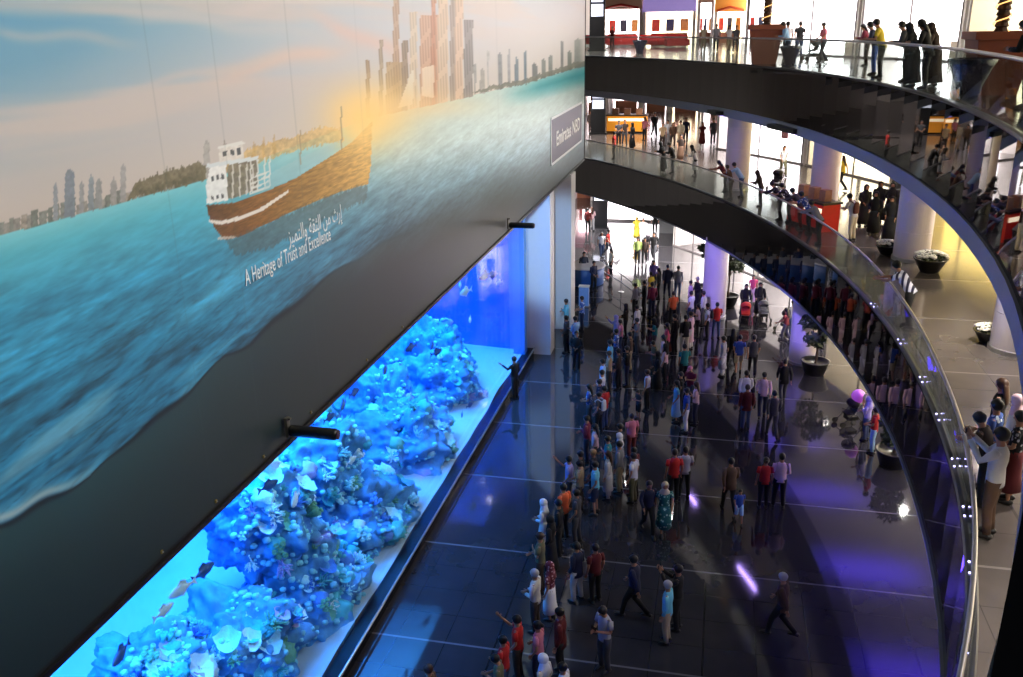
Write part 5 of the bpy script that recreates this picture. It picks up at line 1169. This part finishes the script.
P(677, 380.5, 0, 'stand2', 95, 'tee:cyan', 'skirt:lblue', 'long:k', 'woman in a cyan-white top and pale skirt left of the blue top', 1.62)
P(687, 388, 0, 'stand', 90, 'tee:blue', 'trousers:white', 'short:k', 'person in a blue top and white trousers', 1.7)
P(696.5, 382, 0, 'folded', 80, 'tee:lpink', 'trousers:navy', 'long:b', 'person in a pale pink top and navy trousers right of the blue top', 1.66)
P(675.4, 449, 0, 'stand', 20, 'tee:red', 'trousers:black', 'short:k', 'man in a red tee and black trousers, left one of the pair in mid floor', 1.78)
P(685.5, 447, 0, 'stand2', 15, 'tee:lgrey', 'trousers:black', 'short:k', 'man in a light grey tee right beside the mid-floor red tee', 1.72)
P(731.5, 458, 0, 'walk', 15, 'jacket:brown', 'trousers:black', 'short:k', 'man in a brown jacket striding before the child in blue', 1.76)
P(766.4, 457.5, 0, 'stand', 10, 'tee:red', 'trousers:black', 'bun:k', 'woman in an orange-red tee left of the pale pink shirt, on the violet floor light', 1.66)
P(782.6, 453.5, 0, 'stand2', 5, 'shirt:lpink', 'trousers:black', 'short:k', 'man in a pale pink shirt on the violet floor light', 1.78)
P(740.7, 489.5, 0, 'walk', 190, 'tee:blue', 'shorts:lblue', 'short:k', 'child in a blue tee and pale blue shorts', 1.12)
rec = P(783.4, 573, 0, 'walk', 70, 'jacket:brown', 'trousers:black', 'short:g', 'grey-haired man in a brown jacket striding alone on the violet floor', 1.74)
P(661.5, 483, 0, 'walk2', 195, 'dress:floral', None, 'hijab:beige', 'woman in a teal floral dress with a beige shawl', 1.64)
P(653.5, 481, 0, 'walk', 200, 'shirt:navy', 'trousers:black', 'short:k', 'dark figure half hidden behind the teal floral dress', 1.72)
P(668, 581, 0, 'stand', 80, 'shirt:cyan', 'trousers:khaki', 'short:g', 'grey-haired man in a pale cyan shirt and beige trousers', 1.7)
rec = P(678.5, 565, 0, 'phone', 80, 'shirt:black', 'trousers:black', 'short:k', 'man in black raising a phone behind the grey-haired cyan shirt', 1.8); phone_for(rec, 'phone held up by the man in black behind the grey-haired man')
P(633.5, 555.5, 0, 'walk', 75, 'jacket:navy', 'trousers:black', 'short:k', 'man in a navy jacket over pale blue shirt striding towards the tank', 1.76)
rec = P(601.7, 607.5, 0, 'text', 140, 'tee:lgrey', 'trousers:dgrey', 'short:k', 'man in a light grey tee looking down at the phone in his hands', 1.76); phone_for(rec, 'phone in the hands of the light grey tee shirted man')
# --- right edge under the gallery
P(869.5, 397, 0, 'folded', 60, 'shirt:lav', 'trousers:denim', 'hijab:lav', 'person in lavender with covered head next to the low leafy shrub', 1.62)
P(876.5, 407.5, 0, 'front', 70, 'tee:red', 'trousers:lblue', 'short:k', 'person in a red tee beside the low leafy shrub', 1.66)
P(872, 386, 0, 'stand', 200, 'tee:beige', 'trousers:black', 'short:k', 'person in beige behind the lavender headscarf under the gallery edge', 1.7)
# --- middle of the tank-side crowd
P(602.5, 359, 0, 'stand', 95, 'tee:lblue', 'trousers:navy', 'short:k', 'man in a pale blue tee above the white-blue shirt on the tank side')
P(602, 370, 0, 'folded', 92, 'shirt:white', 'trousers:navy', 'short:k', 'white-blue shirted man, tank side, below the pale blue tee')
P(598, 379.5, 0, 'stand2', 90, 'tee:navy', 'trousers:black', 'short:k', 'navy tee shirted man left of the small red tee, tank side')
P(590.5, 384, 0, 'front', 88, 'tee:blueprint', 'trousers:dgrey', 'long:k', 'woman in a blue and white print at the tank-side edge of the crowd', 1.62)
P(604.5, 386, 0, 'stand', 60, 'tee:red', 'trousers:denim', 'short:k', 'red tee shirted person right of the blue and white print', 1.66)
rec = P(599, 392, 0, 'stand2', 70, 'tee:dgrey', 'trousers:black', 'short:k', 'person carrying a white backpack on the tank side', 1.62); bag_for(rec, 'white and pale blue backpack in the tank-side crowd', (200, 206, 216))
P(647.5, 369.5, 0, 'stand', 75, 'vest:white', 'trousers:black', 'short:b', 'person in a white sleeveless top above the olive gap in the crowd', 1.66)
P(637.5, 390, 0, 'text', 130, 'tee:dgrey', 'shorts:black', 'short:k', 'child in dark grey left of the white sleeveless top', 1.2)
P(586.6, 415.5, 0, 'folded', 90, 'shirt:maroon', 'trousers:navy', 'short:k', 'maroon shirted man on the tank side below the blue and white print')
P(595, 424, 0, 'stand', 85, 'tee:lpink', 'trousers:black', 'long:k', 'woman in pale pink right of the maroon shirt', 1.62)
P(620, 424.5, 0, 'stand2', 90, 'shirt:navy', 'trousers:black', 'short:k', 'navy shirted man behind the white headscarf')
P(619.5, 432.5, 0, 'front', 90, 'tee:lblue', 'skirt:black', 'hijab:white', 'woman with a white headscarf in front of the navy shirt', 1.58)
P(632, 413.5, 0, 'stand', 30, 'tee:pink', 'trousers:dred', 'short:k', 'person in a coral pink tee at the right side of the row', 1.62)
P(607.7, 436, 0, 'folded', 92, 'tee:teal', 'trousers:black', 'short:k', 'person in a teal tee left of the white headscarf', 1.66)
P(622, 441.5, 0, 'stand', 80, 'shirt:grey', 'trousers:khaki', 'short:k', 'man in a grey-blue shirt and khaki trousers in front of the white headscarf', 1.76)
P(594, 449.5, 0, 'stand2', 88, 'tee:dbrown', 'trousers:black', 'short:y', 'fair-haired person in dark brown behind the cyan shirt and shorts', 1.66)
P(607, 451, 0, 'stand', 85, 'kurta:offwhite', 'trousers:offwhite', 'long:b', 'person in a long off-white top with warm light on it', 1.64)
P(573.5, 457, 0, 'photo1', 92, 'tee:lav', 'trousers:dgrey', 'short:k', 'person in a lavender tee at the tank-side edge, above the orange tee', 1.7)
P(580, 451.5, 0, 'stand', 90, 'shirt:black', 'trousers:black', 'short:k', 'man in black just behind the lavender tee')
P(579.5, 459.5, 0, 'front', 85, 'tee:tan', 'trousers:dbrown', 'short:k', 'person in a tan tee beside the lavender tee')
P(591, 461, 0, 'stand2', 90, 'tee:cyan', 'shorts:navy', 'short:k', 'man in a cyan tee and navy shorts', 1.74)
rec = P(633.7, 453, 0, 'stand', 70, 'tee:white', 'trousers:olive', 'short:k', 'person in a white tee right of the grey-blue shirt with khaki trousers', 1.68)
P(631.5, 447, 0, 'stand2', 60, 'tee:dred', 'trousers:black', 'short:k', 'person in dark red behind the white tee', 1.62)
P(563.7, 484, 0, 'stand', 60, 'tee:orange', 'trousers:black', 'short:k', 'man in an orange tee and black trousers, tank side', 1.74)
P(576, 489.5, 0, 'stand2', 80, 'tee:dgrey', 'trousers:dgrey', 'short:k', 'person in dark grey right of the orange tee', 1.72)
P(548, 501, 0, 'front', 85, 'shirt:white', 'skirt:offwhite', 'hijab:white', 'woman in a white headscarf and white shawl at the tank-side edge', 1.6)
P(553.5, 498.5, 0, 'stand', 88, 'shirt:black', 'trousers:black', 'short:k', 'man in black behind the white shawl', 1.72)
P(550, 516.5, 0, 'stand2', 80, 'robe:black', None, 'hijab:black', 'woman in a black robe and headscarf in front of the white shawl', 1.62)
P(539.5, 532.5, 0, 'folded', 88, 'tee:olive', 'trousers:dbrown', 'short:b', 'broad man in an olive tee near the bottom of the row', 1.76)
rec = P(581, 542.5, 0, 'stand2', 60, 'jacket:navy', 'trousers:lgrey', 'short:k', 'person in a navy sports jacket carrying a white bag at the hip', 1.7); bag_for(rec, 'white shoulder bag of the person in the navy sports jacket', (216, 214, 216), False)
P(591, 544, 0, 'stand', 40, 'tee:dred', 'trousers:black', 'short:k', 'person in dark red right behind the navy sports jacket', 1.66)
P(534.5, 569.5, 0, 'front', 80, 'shirt:offwhite', 'trousers:dbrown', 'short:g', 'grey-haired man in an off-white shirt near the bottom of the row', 1.74)
P(549.5, 562.5, 0, 'stand', 80, 'tee:redprint', 'skirt:white', 'hijab:redprint', 'woman in a red print top over a long white skirt', 1.62)
P(517, 615.5, 0, 'photo1', 85, 'tee:red', 'trousers:dbrown', 'short:k', 'man in a red tee lit blue from the tank, above the nearest red tee', 1.72)
rec = P(537, 621.5, 0, 'stand2', 80, 'tee:pink', 'trousers:navy', 'bun:k', 'woman in a dusty pink tee with her hair up', 1.62)
P(559.5, 608, 0, 'stand', 90, 'jacket:dred', 'trousers:black', 'short:k', 'man in a very dark red jacket right of the dusty pink tee', 1.76)
P(502.5, 636, 0, 'front', 80, 'tee:red', 'trousers:denim', 'short:k', 'nearest red tee shirted person by the tank at the bottom of the photo', 1.62)
P(543, 655, 0, 'stand', 70, 'shirt:offwhite', 'trousers:grey', 'hijab:white', 'person in a white head cloth cut by the photo\'s bottom edge', 1.62)
P(562.5, 663, 0, 'stand2', 80, 'tee:white', 'trousers:black', 'short:k', 'dark-haired person in white cut by the photo\'s bottom edge', 1.66)
P(428, 665, 0, 'stand', 90, 'tee:brown', 'trousers:black', 'short:b', 'brown-haired person alone near the tank, cut by the photo\'s bottom edge', 1.66)
P(494, 655, 0, 'text', 100, 'tee:olive', 'trousers:dgrey', 'short:k', 'person in olive left of the nearest red tee at the bottom edge', 1.6)
# --- middle gallery
P(591, 110.5, 1, 'stand', 180, 'shirt:dbrown', 'trousers:dbrown', 'short:k', 'person in dark brown left of the middle directory post')
P(597, 110, 1, 'stand2', 190, 'tee:lpink', 'trousers:tan', 'short:k', 'person in a pale top in front of the middle directory post')
P(614, 131.5, 1, 'stand', 90, 'tee:red', 'trousers:black', 'short:k', 'person in a red top at the far middle railing', 1.66)
P(632.4, 123, 1, 'stand', 120, 'robe:black', None, 'hijab:black', 'woman in a black robe alone by the orange kiosk', 1.64)
P(619, 120.5, 1, 'front', 180, 'tee:dgrey', 'trousers:black', 'short:k', 'dark customer left of the black robe at the orange kiosk', 1.66)
P(625, 119.5, 1, 'stand2', 200, 'tee:dbrown', 'trousers:dgrey', 'short:b', 'customer in dark brown at the orange kiosk', 1.7)
P(645, 117, 1, 'stand', 150, 'tee:pink', 'trousers:black', 'long:k', 'woman in pink right of the orange kiosk', 1.62)
P(655, 112.5, 1, 'walk', 200, 'shirt:black', 'trousers:black', 'short:k', 'person in black deep in the middle court, right of the kiosk')
P(663, 122.5, 1, 'stand', 180, 'tee:tan', 'trousers:dbrown', 'short:k', 'person in tan in the middle court crowd, leftmost of the front group')
P(668, 120, 1, 'stand2', 170, 'tee:lgrey', 'trousers:grey', 'short:k', 'person in light grey in the middle court crowd')
P(673.5, 122.5, 1, 'walk', 190, 'shirt:brown', 'trousers:dbrown', 'long:k', 'woman in brown in the middle court crowd', 1.64)
P(681, 120.5, 1, 'walk2', 180, 'shirt:beige', 'trousers:tan', 'short:k', 'person in beige in the middle court crowd, right of the woman in brown')
P(686.5, 117.5, 1, 'stand', 185, 'shirt:navy', 'trousers:black', 'short:k', 'person in navy at the right end of the middle court crowd')
P(681.5, 134.5, 1, 'walk', 180, 'tee:dbrown', 'skirt:brown', 'long:k', 'woman in a brown skirt in front of the person in beige', 1.62)
P(660, 142, 1, 'leansmall', 100, 'robe:black', None, 'hijab:black', 'left one of two black-clad people at the middle railing', 1.62)
P(669, 142.5, 1, 'leansmall', 85, 'jacket:black', 'trousers:dgrey', 'short:k', 'right one of two black-clad people at the middle railing, in dark grey trousers', 1.7)
P(691.5, 145.5, 1, 'leansmall', 90, 'kurta:lgrey', 'trousers:black', 'hijab:black', 'person in a pale top with a black headscarf at the middle railing', 1.66)
P(703, 122, 1, 'walk', 180, 'dress:dred', None, 'long:k', 'woman in a dark red dress in the middle court', 1.62)
P(714, 118.5, 1, 'walk2', 180, 'shirt:dgrey', 'trousers:dgrey', 'short:k', 'man in dark grey right of the dark red dress', 1.74)
P(740, 117, 1, 'walk', 180, 'tee:offwhite', 'trousers:tan', 'short:b', 'person in off-white walking between the far middle gallery columns', 1.7)
P(718.5, 160.5, 1, 'lean', 80, 'tee:dred', 'trousers:black', 'long:k', 'woman in dark red leaning on the middle railing', 1.62)
P(727, 165, 1, 'leansmall', 85, 'tee:brown', 'trousers:dbrown', 'short:k', 'person in brown between the dark red and the blue leaners', 1.62)
P(733.8, 162.5, 1, 'lean', 75, 'shirt:lblue', 'trousers:denim', 'short:k', 'man in a pale blue shirt leaning on the middle railing', 1.74)
P(757, 171, 1, 'leansmall', 75, 'shirt:dbrown', 'trousers:black', 'hijab:dbrown', 'person in dark brown with covered head at the middle railing', 1.6)
P(772, 181.5, 1, 'lean', 75, 'shirt:black', 'trousers:black', 'short:k', 'man in black leaning on the middle railing, left of the checked shirt')
P(781, 183, 1, 'lean', 70, 'tee:blackprint', 'trousers:black', 'short:k', 'man in a black-white print leaning on the middle railing')
P(792, 188, 1, 'lean', 70, 'shirt:dgrey', 'trousers:dred', 'short:k', 'man in dark grey leaning over the railing left of the red kiosk')
P(801, 191.5, 1, 'lean', 65, 'tee:blueprint', 'trousers:black', 'short:k', 'man in a blue print leaning over the railing by the red kiosk')
P(811, 200, 1, 'lean', 60, 'shirt:grey', 'trousers:black', 'short:k', 'man in grey leaning low over the railing right of the blue print')
P(785, 145.5, 1, 'walk', 200, 'tee:white', 'trousers:olive', 'long:b', 'woman in a white top walking towards the middle railing', 1.64)
P(843.5, 155.5, 1, 'walk2', 60, 'tee:yellow', 'trousers:black', 'long:b', 'woman in a yellow top and black trousers by the gold shop', 1.66)
rec = P(849.5, 193.5, 1, 'leansmall', 50, 'tee:offwhite', 'trousers:beige', 'short:k', 'man in white with a red-strapped backpack beside the gallery column', 1.78); bag_for(rec, 'dark red backpack of the man beside the gallery column', (90, 34, 36))
for (x, y, d, lb) in ((867, 185, 200, 'leftmost woman in a black robe of the group before the gold shop'), (877, 192, 150, 'woman in a black robe, second from the left in front of the gold shop'), (882.5, 182, 190, 'woman in a black robe at the back middle of the group before the gold shop'), (892, 182.5, 170, 'woman in a black robe, right back of the group before the gold shop'), (901, 169.5, 160, 'tall person in black behind the group before the gold shop'), (903, 190, 120, 'woman in a black robe next to the white column of the gold shop group'), (893, 197, 160, 'nearest woman in a black robe of the group before the gold shop')):
    P(x, y, 1, 'stand2' if x % 2 else 'front', d, 'robe:black', None, 'hijab:black', lb, 1.62 if y > 175 else 1.8)
P(896, 261, 1, 'lean', 68, 'tee:stripes', 'trousers:black', 'short:k', 'man in a white and navy striped shirt leaning on the middle railing', 1.9)
rec = P(1003, 428, 1, 'phone', 62, 'shirt:offwhite', 'trousers:brown', 'short:k', 'man in a white shirt and brown trousers filming with a tablet at the railing', 1.86); phone_for(rec, 'dark tablet held up by the man in the white shirt')
P(983, 411, 1, 'leansmall', 60, 'tee:dbrown', 'trousers:black', 'short:k', 'dark-haired person in dark clothes between the white shirt and the railing', 1.68)
P(1003, 379, 1, 'stand', 60, 'shirt:black', 'trousers:black', 'long:b', 'woman with long brown hair and a black top behind the white-shirted man', 1.66)
P(1003, 402, 1, 'folded', 60, 'tee:blueprint', 'trousers:denim', 'short:k', 'short-haired person in a light print between long brown hair and white shirt', 1.68)
P(1013, 410, 1, 'front', 65, 'tee:blackprint', 'skirt:dred', 'short:k', 'person in a black and white print at the right, over dark red', 1.66)
P(1018, 396, 1, 'stand', 70, 'shirt:offwhite', 'skirt:dred', 'hijab:lpink', 'woman with a pale pink headscarf at the photo\'s right edge', 1.6)
# --- top gallery (these rows give the feet: heads are at eye level)
P(612, 48, 2, 'stand', 180, 'tee:dred', 'trousers:dgrey', 'short:k', 'person in dark red between the red sofas of the top court', 1.66)
P(715.5, 51.5, 2, 'walk', 180, 'shirt:lgrey', 'trousers:dgrey', 'short:k', 'man in light grey below the orange arched sign')
P(728.5, 52, 2, 'walk2', 190, 'tee:white', 'trousers:tan', 'long:k', 'woman in white under the orange arched sign', 1.62)
P(735, 53, 2, 'walk', 185, 'tee:dgrey', 'trousers:black', 'short:k', 'person in dark grey right of the woman in white under the arched sign', 1.62)
P(703, 50.5, 2, 'stand', 180, 'tee:beige', 'trousers:khaki', 'short:b', 'person in beige left of the light grey man in the top court', 1.66)
P(784, 64, 2, 'leansmall', 100, 'shirt:lblue', 'trousers:navy', 'short:k', 'man in pale blue beside the farther tall pot', 1.78)
P(785.5, 61, 2, 'stand', 20, 'tee:white', 'trousers:dgrey', 'short:k', 'man in a white tee just right of the pale blue man on the top gallery', 1.76)
P(798, 58.5, 2, 'stand2', 0, 'tee:black', 'trousers:denim', 'short:k', 'man in a black tee and jeans seen from behind on the top gallery', 1.76)
P(821.5, 62.5, 2, 'push', 110, 'tee:pink', 'trousers:dgrey', 'short:k', 'person in pink pushing the small grey pushchair', 1.7)
P(863, 66, 2, 'leansmall', 90, 'shirt:maroon', 'trousers:dbrown', 'long:k', 'woman in maroon at the left end of the top railing crowd', 1.64)
P(870, 75, 2, 'leansmall', 85, 'shirt:navy', 'trousers:blue', 'short:k', 'man in navy leaning between the maroon and yellow tops', 1.72)
P(876, 78, 2, 'leansmall', 80, 'tee:yellow', 'trousers:black', 'short:k', 'man in a yellow top at the top railing', 1.8)
P(901, 82, 2, 'leansmall', 85, 'shirt:dgrey', 'trousers:black', 'short:k', 'man in dark grey at the left of the black-clad top railing group', 1.72)
P(908.5, 87, 2, 'leansmall', 80, 'robe:black', None, 'hijab:black', 'woman in a black robe, second in the top railing group', 1.66)
P(920, 89, 2, 'leansmall', 75, 'jacket:black', 'trousers:black', 'long:k', 'tallest dark-haired person of the top railing group, in a black jacket', 1.76)
P(929, 87, 2, 'leansmall', 70, 'robe:dbrown', None, 'hijab:dbrown', 'person in a dark brown robe at the right end of the top railing group', 1.66)
P(1020, 108, 2, 'leansmall', 60, 'jacket:black', 'trousers:black', 'short:k', 'person in black at the top railing on the photo\'s right edge', 1.72)

# people keep a shoulder's width from each other
for it in range(30):
    for fl in range(3):
        L_ = CROWD[fl]
        for i in range(len(L_)):
            for j in range(i):
                d = L_[i][0].location - L_[j][0].location; d.z = 0; need = .23 * (L_[i][1] + L_[j][1]) * 1.0
                if d.length < need:
                    if d.length < 1e-3: d = V((.01, .02, 0))
                    m_ = d.normalized() * (need - d.length) * .5; L_[i][0].location += m_; L_[j][0].location -= m_
for it_, own in HELD: it_.location = own.location
